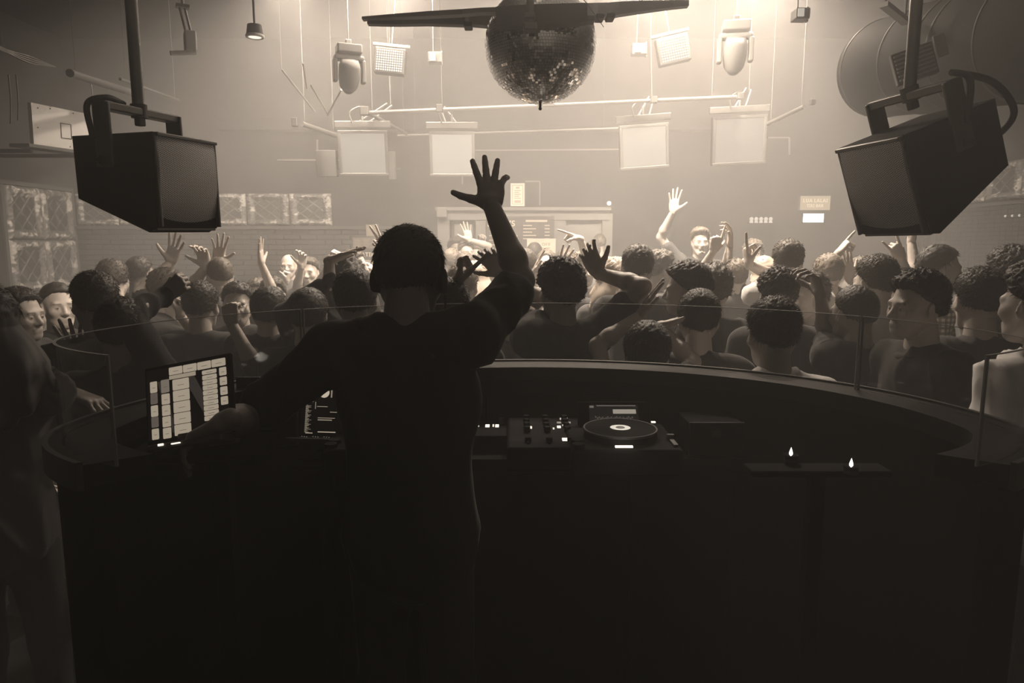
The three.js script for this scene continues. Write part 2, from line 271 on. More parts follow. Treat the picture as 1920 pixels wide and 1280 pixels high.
/* a person: head = picture coordinate and depth of the middle of the head; yaw = where the face points (0 towards the camera, 90 to the right of the picture);
   arms = [side, wrist [px, py, nearer or farther], elbow hint [px, py], fingertip [px, py], palm, pose] */
function person(o) {
  const { head: [hx, hy, d], yaw = 0, tilt = 0, roll = 0, hair = 'crop', hairTone = 0.03, skin = 'fair', shirt = 0.03, trousers = 0.02, arms = [], face = 'calm', base = 0, sleeve = 0.6, label, wide = 1 } = o;
  const fine = d < 3.7, cellA = o.fine ? 0.0075 : fine ? 0.010 : 0.014, cellH = o.fine ? 0.0042 : fine ? 0.0056 : 0.0085, cellHand = o.fine ? 0.0028 : fine ? 0.0034 : d < 5.6 ? 0.0046 : 0.006;
  const H = at(hx, hy, d), s = clamp((H.y - base + 0.12) / 1.75, 0.86, 1.14), yr = yaw * Math.PI / 180, fw = V(Math.sin(yr), 0, Math.cos(yr)), rt = V(-Math.cos(yr), 0, Math.sin(yr));   // rt: the person's own right
  const g0 = V(H.x - fw.x * 0.05, base, H.z - fw.z * 0.05), lean = o.lean ?? 0;
  const grp = thing('person', label, 'person', [g0.x, base, g0.z], 0, o.group); const L = (v) => v.clone().sub(g0);   // parts are kept relative to the feet
  const up = V(0, 1, 0), P3 = (r, u, f) => V(0, 0, 0).addScaledVector(rt, r).addScaledVector(up, u).addScaledVector(fw, f);
  const hL = L(H), nb = hL.clone().add(P3(0, -(o.neck?.[0] ?? 0.168) * s, -(o.neck?.[1] ?? 0.045))), hipY = 0.93 * s * (H.y - base + 0.12) / 1.75 / s;
  const pel = P3(lean * 0.3, hipY, -0.01), ch = nb.clone().lerp(pel, 0.32).add(P3(0, 0, 0.02)), wa = nb.clone().lerp(pel, 0.72);
  const sh = {}; const sw = 0.172 * s * wide;
  for (const k of ['L', 'R']) sh[k] = nb.clone().add(P3((k === 'R' ? 1 : -1) * sw, -0.055 * s, 0));
  const skinP = [cone(nb.clone().add(P3(0, 0.1, 0.01)), nb.clone().add(P3(0, -0.05, 0)), 0.053, 0.07, 0.04)], shirtP = [], list = [];
  const up1 = 0.285 * s, fo1 = 0.255 * s, used = {};
  const q2 = new THREE.Quaternion(), m4 = new THREE.Matrix4();
  for (const k of ['R', 'L']) {
    const a = arms.find((x) => x.k === k); let E, W, fdir, palm, pose, S = sh[k].clone();
    if (a) {
      const Wt = L(at(a.w[0], a.w[1], d + (a.w[2] ?? 0))); const hint = a.e ? L(at(a.e[0], a.e[1], d + (a.e[2] ?? (a.w[2] ?? 0) * 0.5))) : S.clone().add(P3((k === 'R' ? 1 : -1) * 0.3, -0.3, 0.1));
      if (Wt.y > S.y + 0.1) { S.y += 0.045 * s; S.addScaledVector(rt, (k === 'R' ? -1 : 1) * 0.015); }
      [E, W] = reach(S, Wt, up1 * (o.armScale ?? 1), fo1 * (o.armScale ?? 1), hint);
      if (a.exact) { E = L(jointOn(a.e[0], a.e[1], S.clone().add(g0), up1, a.exact[0] > 0)); W = L(jointOn(a.w[0], a.w[1], E.clone().add(g0), fo1, a.exact[1] > 0)); }
      pose = a.pose ?? 'open';
      if (a.t) { fdir = at(a.t[0], a.t[1], d + (a.w[2] ?? 0)).sub(at(a.w[0], a.w[1], d + (a.w[2] ?? 0))).normalize(); fdir.z += a.fz ?? 0; fdir.normalize(); } else fdir = W.clone().sub(E).normalize();
      palm = (DIRS[a.p ?? 'c']).clone();
    } else {
      E = S.clone().add(P3((k === 'R' ? 1 : -1) * 0.07, -0.275 * s, -0.03)); W = E.clone().add(P3((k === 'R' ? -1 : 1) * 0.03, -0.21 * s, 0.13)); fdir = V(0, -0.8, 0).addScaledVector(fw, 0.5).normalize(); palm = rt.clone().multiplyScalar(k === 'R' ? -1 : 1); pose = 'relaxed';
    }
    used[k] = { S, E, W, fdir };
    const mid = E.clone().lerp(W, 0.28), th = (o.armThick ?? 1) * s;
    skinP.push(cone(nb.clone().add(P3(0, -0.06, 0)), S, 0.06, 0.05, 0.03), cone(S, E, 0.049 * th, 0.036 * th, 0.03), cone(E, mid, 0.034 * th, 0.039 * th, 0.02), cone(mid, W, 0.039 * th, 0.0262 * s, 0.02));
    const sl = a?.sleeve ?? sleeve, se = S.clone().lerp(E, Math.min(1, sl));
    if (sl > 0.05) { shirtP.push(cone(S, se, 0.066 * th, (sl > 0.9 ? 0.052 : 0.061) * th, 0.035)); if (sl > 1) shirtP.push(cone(E, E.clone().lerp(W, Math.min(0.97, sl - 1)), 0.052 * th, 0.04 * th, 0.02)); }
    palm.addScaledVector(fdir, -palm.dot(fdir)); if (palm.lengthSq() < 1e-4) palm.copy(fw).addScaledVector(fdir, -fw.dot(fdir)); palm.normalize();
    const X = V().crossVectors(fdir, palm), hs = s * (o.handScale ?? 1);
    const hg = handShape(pose, a ? cellHand : 0.0062, k === 'L').clone().applyMatrix4(m4.makeBasis(X, fdir, palm).scale(V(hs, hs, hs)).setPosition(W)); list.push(hg);
  }
  // head
  const he = new THREE.Euler(-tilt * Math.PI / 180, (o.look ?? yaw) * Math.PI / 180, roll * Math.PI / 180, 'YXZ'), hm = new THREE.Matrix4().compose(hL, q2.setFromEuler(he), V(1, 1, 1).multiplyScalar(o.headScale ?? 1));
  list.push(headShape(face, cellH).clone().applyMatrix4(hm));
  const skinG = fieldMesh(skinP, cellA); list.push(skinG);
  part('body', mergeSkin(list), skinMat(skin), grp);
  // shirt
  shirtP.unshift(ball(ch, V(0.165 * s * wide, 0.2 * s, 0.112 * s), 0.05, false, new THREE.Quaternion().setFromEuler(new THREE.Euler(0, yr, 0))), ball(wa, V(0.15 * s * wide, 0.21 * s, 0.11 * s), 0.08, false, new THREE.Quaternion().setFromEuler(new THREE.Euler(0, yr, 0))), ball(pel, V(0.175 * s, 0.16 * s, 0.132 * s), 0.08, false, new THREE.Quaternion().setFromEuler(new THREE.Euler(0, yr, 0))));
  shirtP.push(cone(used.L.S.clone().lerp(nb, 0.12), used.R.S.clone().lerp(nb, 0.12), 0.06 * s, 0.06 * s, 0.06));
  for (const k of ['L', 'R']) if (!o.strapless) shirtP.push(cone(nb.clone().add(P3((k === 'R' ? 1 : -1) * 0.03, -0.01, -0.01)), used[k].S, 0.045 * s, 0.05 * s, 0.05));
  const sg = fieldMesh(shirtP, fine ? 0.0125 : 0.018), sp = sg.attributes.position, sn = sg.attributes.normal, fold = o.fold ?? 1;
  for (let i = 0; i < sp.count; i++) { const x = sp.getX(i), y = sp.getY(i), z = sp.getZ(i), a = (1 - Math.abs(noise3(x * 11 + hx, y * 5 + x * 9, z * 11 + hy))) ** 3 * 0.012 * fold + noise3(x * 26, y * 12 + z * 10, z * 26 + hx) * 0.003 * fold - 0.004; sp.setXYZ(i, x + sn.getX(i) * a, y + sn.getY(i) * a, z + sn.getZ(i) * a); }
  sg.computeVertexNormals();
  if (o.check) { const uv = new Float32Array(sp.count * 2); for (let i = 0; i < sp.count; i++) { uv[i * 2] = sp.getX(i); uv[i * 2 + 1] = sp.getY(i); } sg.setAttribute('uv', new THREE.BufferAttribute(uv, 2)); }
  const so = part(o.top ?? 'shirt', sg, o.check ?? clothMat(shirt), grp);
  if (!o.strapless) { const cg = new THREE.TorusGeometry(0.067 * s, o.collar ?? 0.008, 8, 28); cg.rotateX(Math.PI / 2); cg.scale(1.05, 1, 0.95); cg.applyMatrix4(new THREE.Matrix4().compose(nb.clone().add(P3(0, -0.002 + (o.collarUp ?? 0), 0.012)), new THREE.Quaternion().setFromAxisAngle(rt, -0.28), V(1, 1, 1))); part('collar', cg, o.collarMat ?? clothMat(shirt), so); }
  // legs
  const lp = []; for (const k of [-1, 1]) { const hp = pel.clone().add(P3(k * 0.085 * s, -0.03, 0)), kn = P3(k * 0.1, hipY * 0.53, 0.03), an = P3(k * 0.11, 0.1, -0.01); lp.push(cone(hp, kn, 0.086 * s, 0.065 * s, 0.04), cone(kn, an, 0.064 * s, 0.055 * s, 0.03)); }
  lp.push(ball(pel.clone().add(P3(0, -0.02, 0)), V(0.145 * s, 0.12, 0.1 * s), 0.05, false, new THREE.Quaternion().setFromEuler(new THREE.Euler(0, yr, 0))));
  part('trousers', fieldMesh(lp, 0.03), clothMat(trousers), grp);
  for (const k of [-1, 1]) { const sh2 = part('shoe', shoeGeo, clothMat(0.015), grp); sh2.position.copy(P3(k * 0.11, 0, -0.01)); sh2.rotation.y = yr; }
  if (hair !== 'bald') { const hg = hairShape(hair, fine, hx * 0.37).applyMatrix4(hm); part('hair', hg, hairMat(hairTone), grp); }
  COUNT.people++;
  return { grp, hm, H: hL, used, nb, s, P3, L, g0, rt, fw };
}
// ---------------------------------------------------------------- textures that say what surfaces are made of
function speckle(size, base, spread, coarse, seed) {   // grain in fine and coarse patches
  const d = new Uint8Array(size * size * 4);
  for (let y = 0; y < size; y++) for (let x = 0; x < size; x++) {
    const n = noise3(x / 3, y / 3, seed) * 0.5 + noise3(x / 19, y / 19, seed + 4) * coarse + noise3(x / 60, y / 60, seed + 9) * coarse, v = clamp(base + spread * n, 0, 255), i = (y * size + x) * 4;
    d[i] = d[i + 1] = d[i + 2] = v; d[i + 3] = 255;
  }
  const t = new THREE.DataTexture(d, size, size); t.magFilter = THREE.LinearFilter; t.wrapS = t.wrapT = THREE.RepeatWrapping; t.colorSpace = THREE.SRGBColorSpace; t.needsUpdate = true; return t;
}
function print(w, h, draw) {   // flat print: lettering, posters, screens
  const c = document.createElement('canvas'); c.width = w; c.height = h; const k = c.getContext('2d'); draw(k, w, h);
  const t = new THREE.CanvasTexture(c); t.colorSpace = THREE.SRGBColorSpace; return t;
}
const plasterMap = speckle(256, 120, 34, 0.8, 2), floorMap = speckle(256, 90, 40, 0.7, 5), woodMap = speckle(256, 110, 46, 0.6, 8);
for (const t of [plasterMap, floorMap]) t.repeat.set(5, 3);
const MAT = {
  plaster: grey(0.06, 0.93, { map: plasterMap }), floor: grey(0.14, 0.5, { map: floorMap }), ceiling: grey(0.045, 0.95, { map: plasterMap }), black: new THREE.MeshPhysicalMaterial({ color: new THREE.Color(0.006, 0.006, 0.006), roughness: 0.8, specularIntensity: 0.12 }), blackGloss: new THREE.MeshPhysicalMaterial({ color: new THREE.Color(0.006, 0.006, 0.006), roughness: 0.35, specularIntensity: 0.4 }), steel: grey(0.16, 0.4, { metalness: 0.7 }), darkSteel: grey(0.03, 0.6, { metalness: 0.3 }),
  chrome: grey(0.6, 0.22, { metalness: 1 }), paleBoard: grey(0.48, 0.9), dim: grey(0.07, 0.85), pale: grey(0.55, 0.75), mortar: grey(0.02, 0.95), brick: grey(0.03, 0.75), glaze: grey(0.04, 0.16), paint: grey(0.2, 0.8), rod: grey(0.11, 0.8), cable: grey(0.02, 0.6), deck: grey(0.012, 0.9),
};
const RW = { l: -6.15, r: 5.84, b: -9.8, f: 2.4, top: 4.65 };

// ---------------------------------------------------------------- the room
const floorO = struct('floor', box(12.6, 0.2, 12.8, -0.15, -0.1, -3.7), MAT.floor);
const ceilingO = struct('ceiling', box(12.6, 0.2, 12.8, -0.15, RW.top + 0.1, -3.7), MAT.ceiling);
const wallBack = struct('wall_back', box(12.6, RW.top, 0.2, -0.15, RW.top / 2, RW.b - 0.1), MAT.plaster);
const wallLeft = struct('wall_left', box(0.2, RW.top, 12.6, RW.l - 0.1, RW.top / 2, -3.7), MAT.plaster);
const wallRight = struct('wall_right', box(0.2, RW.top, 12.6, RW.r + 0.1, RW.top / 2, -3.7), MAT.plaster);
struct('wall_front', box(12.6, RW.top, 0.2, -0.15, RW.top / 2, RW.f + 0.1), MAT.black);
struct('floor_stage', rbox(3.4, 0.15, 3.6, 0.01, 0, 0.075, -0.6), MAT.deck);
// courses of bricks low on the back wall, and glazed tiles on the right wall: small pieces, a few pixels high
function courses(parent, name, mat, geo, place, n) {
  const m = new THREE.InstancedMesh(geo, mat, n), M = new THREE.Matrix4(); m.name = name; m.userData.kind = 'stuff'; let k = 0;
  place((x, y, z, r = 0) => { if (k < n) m.setMatrixAt(k++, M.makeRotationY(r).setPosition(x, y, z)); }); m.count = k; parent.add(shade(m)); return m;
}
const bandY = at(300, 428, 9.8).y;
courses(wallBack, 'brick_courses', MAT.brick, rbox(0.222, 0.062, 0.05, 0.008, 0, 0, 0, 1), (put) => { let r = 0; for (let y = bandY - 0.05; y > 0.5; y -= 0.072, r++) for (let x = RW.l + 0.12 + (r % 2) * 0.117; x < -1.3; x += 0.234) put(x, y, RW.b + 0.006 + 0.012 * hash3(r, x * 50 | 0, 3)); }, 600);
courses(wallRight, 'glazed_tiles', MAT.glaze, rbox(0.03, 0.046, 0.096, 0.004, 0, 0, 0, 1), (put) => { const top = at(1725, 396, 9.8).y; let r = 0; for (let y = top - 0.03; y > 0.8; y -= 0.051, r++) for (let z = RW.b + 0.06; z < -6.6; z += 0.102) put(RW.r - 0.012, y, z, 0.03 * (hash3(r, z * 40 | 0, 1) - 0.5)); }, 1100);
part('tile_trim', box(0.05, 0.035, 3.3, RW.r - 0.02, at(1725, 396, 9.8).y + 0.02, -8.15), MAT.steel, wallRight);
part('brick_ledge', box(4.9, 0.04, 0.09, -3.7, bandY + 0.01, RW.b + 0.045), MAT.dim, wallBack);

// pressed-tin panels: ornate raised border, a lattice of diamonds inside, flaking paint
function tinGeo(w, h, seed) {
  const n = 64, g = new THREE.PlaneGeometry(w, h, n, n), p = g.attributes.position, col = new Float32Array(p.count * 3);
  for (let i = 0; i < p.count; i++) {
    const u = p.getX(i) / w + 0.5, v = p.getY(i) / h + 0.5, e = Math.min(u, 1 - u, v, 1 - v), edgeU = Math.min(u, 1 - u), inner = smooth(0.17, 0.2, e + 0.035 * Math.sin(u * 19) * Math.sin(v * 19));
    const roll = Math.sin(clamp(e / 0.18, 0, 1) * Math.PI), scroll = 0.5 + 0.5 * Math.sin(u * 42 + 2.2 * Math.sin(v * 23)) * Math.sin(v * 40 + 2 * Math.sin(u * 21)), a = Math.abs(((u + v) * 3.2) % 1 - 0.5), b = Math.abs(((u - v + 2) * 3.2) % 1 - 0.5);
    const lattice = Math.max(smooth(0.4, 0.48, a), smooth(0.4, 0.48, b)), cart = smooth(0.13, 0.1, Math.abs(u - 0.5) * 0.55) * smooth(0.055, 0.03, Math.abs(Math.abs(v - 0.5) - 0.41));
    let z = (1 - inner) * (0.012 + 0.02 * roll + 0.014 * scroll * roll) + inner * (0.002 + 0.006 * lattice) + cart * 0.02; if (e < 0.012) z = 0; p.setZ(i, z);
    const flake = noise3(u * 6 + seed * 3, v * 6, seed) + 0.7 * noise3(u * 19, v * 19 + seed, seed), worn = smooth(0.25, 0.5, flake + (cart > 0.4 ? 0.6 * noise3(seed * 5, v > 0.5 ? 1 : 8, 2) + 0.3 : 0)), ridge = (1 - inner) * (0.35 + 0.65 * roll * scroll);
    const c = (inner > 0.5 ? lerp(0.05, 0.2, lattice * (0.6 + 0.4 * noise3(u * 9, v * 9, seed))) * (1 + 0.35 * flake) : lerp(lerp(0.05, 0.2, ridge), 0.42, worn)) * (1 + 0.35 * noise3(u * 50, v * 50, seed)); col[i * 3] = c; col[i * 3 + 1] = c * 0.97; col[i * 3 + 2] = c * 0.93;
  }
  g.setAttribute('color', new THREE.BufferAttribute(col, 3)); g.computeVertexNormals();
  const back = box(w, h, 0.02, 0, 0, -0.011).toNonIndexed(), bc = new Float32Array(back.attributes.position.count * 3).fill(0.06); back.setAttribute('color', new THREE.BufferAttribute(bc, 3));
  return mergeGeometries([g.toNonIndexed(), back]);
}
const tinMat = new THREE.MeshStandardMaterial({ vertexColors: true, roughness: 0.6, metalness: 0.1 });
const onX = (px, py, X) => { const r = ray(px, py); return r.multiplyScalar(X / r.x).add(camera.position); };
{
  const a = onX(8, 345, RW.l + 0.04), b = onX(134, 352, RW.l + 0.04), w = (a.z - b.z) / 2, h = 0.66; let n = 0;
  for (let r = 0; r < 4; r++) for (let c = 0; c < 2; c++) { const t = part('tin_panel', tinGeo(w - 0.006, h - 0.006, ++n), tinMat, wallLeft); t.rotation.y = Math.PI / 2; t.position.set(RW.l + 0.022, a.y - h * (r + 0.5), a.z + (-w) * (c + 0.5)); }
  part('panel_frame', [box(0.03, h * 4, 0.05, RW.l + 0.015, a.y - h * 2, a.z + 0.03), box(0.03, h * 4, 0.05, RW.l + 0.015, a.y - h * 2, b.z - 0.03), box(0.03, 0.05, w * 2 + 0.11, RW.l + 0.015, a.y + 0.03, (a.z + b.z) / 2)], MAT.dim, wallLeft);
  for (let c = 0; c < 6; c++) { const t = part('tin_panel', tinGeo(0.59, 0.44, 20 + c), tinMat, wallBack); t.position.set(RW.l + 0.32 + c * 0.6, bandY + 0.26, RW.b + 0.022); }
  for (let c = 0; c < 5; c++) { const t = part('tin_panel', tinGeo(0.59, 0.44, 40 + c), tinMat, wallRight); t.rotation.y = -Math.PI / 2; t.position.set(RW.r - 0.022, at(1725, 396, 9.8).y + 0.28, RW.b + 0.32 + c * 0.6); }
}
// panel seams on the back wall above the door
for (const [x0, y0, x1, y1] of [[595, 262, 595, 320], [595, 290, 630, 290], [520, 300, 640, 300], [880, 282, 1165, 280], [1012, 340, 1012, 385], [985, 340, 1012, 340], [867, 325, 867, 345], [1480, 258, 1480, 290], [1440, 258, 1480, 258]]) part('panel_batten', slab(at(x0, y0, 9.78), at(x1, y1, 9.78), 0.02, 0.02), MAT.paint, wallBack);
part('wall_beam', [box(7.4, 0.16, 0.14, -0.3, at(1000, 232, 9.7).y, RW.b + 0.07), box(7.4, 0.03, 0.2, -0.3, at(1000, 243, 9.7).y, RW.b + 0.1)], MAT.plaster, wallBack);
const D = 9.7;
function wallBox(px0, py0, px1, py1, d, t) { const a = at(px0, py0, d), b = at(px1, py1, d); return box(Math.abs(b.x - a.x), Math.abs(a.y - b.y), t, (a.x + b.x) / 2, (a.y + b.y) / 2, -d - t / 2); }

// the doorway unit: pale frame, a dark glazed door, a menu board, a paler door
{
  const frame = grey(0.2, 0.75), t = struct('door_1', join([wallBox(820, 394, 1143, 412, 9.62, 0.16), wallBox(820, 404, 846, 700, 9.64, 0.14), wallBox(892, 404, 912, 700, 9.64, 0.14), wallBox(1038, 404, 1058, 700, 9.64, 0.14), wallBox(1130, 400, 1143, 700, 9.64, 0.14)]), frame);
  part('door_leaf', wallBox(846, 410, 892, 700, 9.73, 0.05), MAT.dim, t);
  part('door_leaf', wallBox(1058, 410, 1130, 700, 9.73, 0.05), grey(0.25, 0.7), t);
  part('door_panel', [wallBox(1066, 418, 1124, 520, 9.72, 0.012), wallBox(852, 420, 887, 520, 9.72, 0.012)], grey(0.22, 0.5), t);
  part('lintel_cap', [rbox(0.14, 0.14, 0.2, 0.02).translate(...at(829, 399, 9.6).toArray()), wallBox(816, 388, 1146, 394, 9.55, 0.25)], frame, t);
  const bulb = part('lamp_bulb', new THREE.SphereGeometry(0.03, 12, 8).translate(...at(1142, 381, 9.5).toArray()), glow(2.2), t);
}
{
  const m = print(512, 640, (k, w, h) => {
    k.fillStyle = '#3f3a38'; k.fillRect(0, 0, w, h); k.fillStyle = '#d8cdbd'; k.font = 'bold 62px sans-serif'; k.fillText('SATURDAYS', -124, 76);
    k.fillRect(20, 96, 110, 22); for (let i = 0; i < 13; i++) { k.globalAlpha = 0.75; k.fillRect(12, 146 + i * 36, 90 + (i * 53) % 60, 8); k.fillRect(200, 146 + i * 36, 38, 12); }
    k.globalAlpha = 0.85; k.fillRect(300, 26, 170, 16); for (let i = 0; i < 5; i++) { k.fillRect(280, 66 + i * 26, 70 + (i * 31) % 60, 8); k.fillRect(450, 66 + i * 26, 40, 8); }
    k.fillRect(310, 210, 150, 22); for (let i = 0; i < 5; i++) { k.fillRect(280, 262 + i * 28, 60 + (i * 41) % 80, 8); k.fillRect(450, 262 + i * 28, 40, 8); } k.globalAlpha = 1; k.fillStyle = '#2c2826'; k.fillRect(262, 10, 6, h - 20);
  });
  const b = thing('menu_board', 'tall dark price board headed SATURDAYS between the pale doors', 'menu board'); part('panel', wallBox(912, 405, 1038, 560, 9.61, 0.03), MAT.dim, b);
  const f = part('printed_face', new THREE.PlaneGeometry(at(1036, 405, 9.6).x - at(914, 405, 9.6).x, at(914, 407, 9.6).y - at(914, 558, 9.6).y), new THREE.MeshStandardMaterial({ map: m, roughness: 0.7 }), b); f.position.copy(at(975, 482, 9.6)); f.rotation.x = 0;
  const q = print(256, 160, (k) => { k.fillStyle = '#d9cfc0'; k.fillRect(0, 0, 256, 160); k.fillStyle = '#8d8378'; k.font = 'bold 18px sans-serif'; k.fillText('- - -  - -  - - -', 60, 26); k.font = 'bold 46px sans-serif'; k.fillText('20% OFF', 26, 78); k.fillRect(40, 100, 170, 8); k.fillRect(60, 120, 130, 8); });
  const po = thing('poster', 'pale offer poster with % OFF print fixed below the menu board lists', 'poster'); part('backing', wallBox(988, 447, 1042, 475, 9.56, 0.02), MAT.pale, po);
  const pf = part('printed_face', new THREE.PlaneGeometry(at(1041, 450, 9.55).x - at(989, 450, 9.55).x, at(989, 448, 9.55).y - at(989, 474, 9.55).y), new THREE.MeshStandardMaterial({ map: q, roughness: 0.8 }), po); pf.position.copy(at(1015, 461, 9.55));
}
function flatSign(name, label, category, rect, d, tex, emissive, frame = MAT.dim, tilt = 0, depth = 0.04) {
  const [x0, y0, x1, y1] = rect, a = at(x0, y0, d), b = at(x1, y1, d), w = b.x - a.x, h = a.y - b.y, o = thing(name, label, category, at((x0 + x1) / 2, (y0 + y1) / 2, d).toArray()); o.rotation.z = tilt;
  part('backing', rbox(w, h, depth, 0.008, 0, 0, -depth / 2), frame, o);
  const f = part(emissive ? 'light_face' : 'printed_face', new THREE.PlaneGeometry(w - 0.02, h - 0.02), emissive ? new THREE.MeshStandardMaterial({ color: 0x111111, roughness: 0.8, emissive: new THREE.Color(1, 0.9, 0.75), emissiveMap: tex ?? null, emissiveIntensity: emissive }) : new THREE.MeshStandardMaterial({ map: tex, roughness: 0.8 }), o); f.position.z = 0.002;
  return o;
}
flatSign('notice', 'white upright framed notice above the doorway', 'sign', [957, 343, 984, 387], 9.6, print(96, 160, (k) => { k.fillStyle = '#efe7d8'; k.fillRect(0, 0, 96, 160); k.strokeStyle = '#a59a8c'; k.lineWidth = 4; k.strokeRect(10, 12, 76, 136); k.fillStyle = '#b5aa9b'; k.fillRect(34, 22, 28, 14); for (let i = 0; i < 5; i++) k.fillRect(24, 46 + i * 14, 48 - (i % 2) * 12, 7); k.fillRect(24, 120, 48, 20); }), 0, MAT.pale);
flatSign('wall_sign', 'sign reading LUA LALAI TIKI BAR on the right of the back wall', 'sign', [1500, 366, 1557, 395], 9.65, print(320, 160, (k) => { k.fillStyle = '#b9ad9b'; k.fillRect(0, 0, 320, 160); k.fillStyle = '#f4ecda'; k.textAlign = 'center'; k.font = 'bold 58px sans-serif'; k.fillText('LUA LALAI', 160, 72, 270); k.font = 'bold 50px sans-serif'; k.fillText('TIKI BAR', 160, 128, 180); }), 1.1, MAT.dim);
{ const o = flatSign('light_box_sign', 'blank glowing light box under the LUA LALAI sign', 'sign', [1505, 399, 1545, 418], 9.62, null, 3.4, MAT.dim); const l = new THREE.RectAreaLight(new THREE.Color(1, 0.88, 0.72), 4, 0.3, 0.14); l.name = 'light_box_glow'; l.position.copy(at(1525, 408, 9.58)); l.rotation.y = Math.PI; scene.add(l); }
flatSign('bar_sign', 'wall board with white letters ATIK left of the booth', 'sign', [668, 467, 712, 486], 9.55, print(256, 110, (k) => { k.fillStyle = '#3c3734'; k.fillRect(0, 0, 256, 110); k.fillStyle = '#e9e0cf'; k.textAlign = 'center'; k.font = 'bold 74px sans-serif'; k.fillText('ATIK', 128, 84, 180); }), 0, MAT.dim);
flatSign('poster', 'tall pale poster below the ATIK letters', 'poster', [673, 486, 708, 560], 9.55, print(128, 256, (k) => { k.fillStyle = '#cfc5b4'; k.fillRect(0, 0, 128, 256); k.fillStyle = '#8a8076'; k.fillRect(36, 10, 8, 8); k.fillRect(20, 60, 84, 10); k.fillRect(20, 90, 60, 8); }), 0, MAT.dim);
flatSign('price_sheet', 'wide grey price sheet on the wall above the ATIK letters', 'sign', [660, 444, 716, 467], 9.6, print(256, 110, (k) => { k.fillStyle = '#6f6761'; k.fillRect(0, 0, 256, 110); k.fillStyle = '#9a9086'; for (let i = 0; i < 6; i++) for (let j = 0; j < 3; j++) k.fillRect(14 + j * 82, 14 + i * 15, 40 + (i * 17 + j * 23) % 26, 7); }), 0, MAT.dim);
flatSign('price_sheet', 'small square paper sheet above the wide price sheet', 'sign', [685, 420, 710, 444], 9.6, print(128, 128, (k) => { k.fillStyle = '#8d847a'; k.fillRect(0, 0, 128, 128); k.fillStyle = '#a79d90'; for (let i = 0; i < 7; i++) k.fillRect(14, 14 + i * 15, 60 + (i * 29) % 40, 7); }), 0, MAT.dim);
{ // a row of five squat bulbs over the bar
  const o = thing('bulb_row', 'row of five small glowing bulbs on the dark back wall', 'lights'); part('rail', slab(at(1402, 418, 9.6), at(1450, 418, 9.6), 0.03, 0.02), MAT.black, o);
  for (let i = 0; i < 5; i++) { const c = at(1409 + i * 9, 412, 9.58); part('light_bulb', join([new THREE.SphereGeometry(0.027, 10, 8).translate(c.x, c.y + 0.012, c.z), new THREE.CylinderGeometry(0.018, 0.026, 0.04, 10).translate(c.x, c.y - 0.022, c.z)]), glow(0.75), o); }
}
{ const o = thing('string_lights', 'short string of tiny bulbs at the right edge wall', 'lights'); const a = onX(1885, 405, RW.r - 0.06), b = onX(1925, 403, RW.r - 0.06); part('wire', bar(a, b, 0.004), MAT.cable, o); for (let i = 0; i < 4; i++) part('light_bulb', new THREE.SphereGeometry(0.014, 8, 6).translate(...a.clone().lerp(b, i / 3).toArray()), glow(0.7), o); }
// ---------------------------------------------------------------- the mirror ball and the two-armed beam it hangs from
{
  const d = 3.3, C = at(1013.5, 86, d), R = 97.5 / F * d * 1.02, o = thing('mirror_ball', 'large mirror ball of small square mirrors hanging over the dance floor', 'mirror ball', C.toArray());
  part('core', new THREE.SphereGeometry(R * 0.985, 48, 32), MAT.black, o);
  const pos = [], nor = [], tile = 0.0125, rows = Math.floor(Math.PI * R / tile); seedState = 99;
  for (let i = 1; i < rows; i++) {
    const th = i / rows * Math.PI, n = Math.max(6, Math.floor(2 * Math.PI * R * Math.sin(th) / tile));
    for (let j = 0; j < n; j++) {
      const ph = (j + (i % 2) * 0.5) / n * 2 * Math.PI, N = V(Math.sin(th) * Math.cos(ph), Math.cos(th), Math.sin(th) * Math.sin(ph)), c = N.clone().multiplyScalar(R);
      const m = N.clone().add(V(rnd() - 0.5, rnd() - 0.5, rnd() - 0.5).multiplyScalar(0.13)).normalize(), x = V().crossVectors(V(0, 1, 0), m).normalize(), y = V().crossVectors(m, x), h = tile * 0.46;
      const q = [[-1, -1], [1, -1], [1, 1], [-1, -1], [1, 1], [-1, 1]];
      for (const [a, b] of q) { const p = c.clone().addScaledVector(x, a * h).addScaledVector(y, b * h); pos.push(p.x, p.y, p.z); nor.push(m.x, m.y, m.z); }
    }
  }
  const g = new THREE.BufferGeometry(); g.setAttribute('position', new THREE.Float32BufferAttribute(pos, 3)); g.setAttribute('normal', new THREE.Float32BufferAttribute(nor, 3));
  const t = part('mirror_tiles', g, new THREE.MeshStandardMaterial({ color: new THREE.Color(0.82, 0.82, 0.82), metalness: 1, roughness: 0.06 }), o); t.userData.kind = 'stuff';
  part('end_bolt', [new THREE.CylinderGeometry(0.006, 0.006, 0.03, 8).translate(0, -R - 0.008, 0), new THREE.SphereGeometry(0.008, 8, 6).translate(0, -R - 0.022, 0)], MAT.darkSteel, o);
  part('top_cap', new THREE.CylinderGeometry(0.05, 0.06, 0.03, 20).translate(0, R, 0), MAT.darkSteel, o);
  part('hanging_rod', new THREE.CylinderGeometry(0.012, 0.012, RW.top - C.y - R, 10).translate(0, (RW.top - C.y + R) / 2, 0), MAT.darkSteel, o);
}
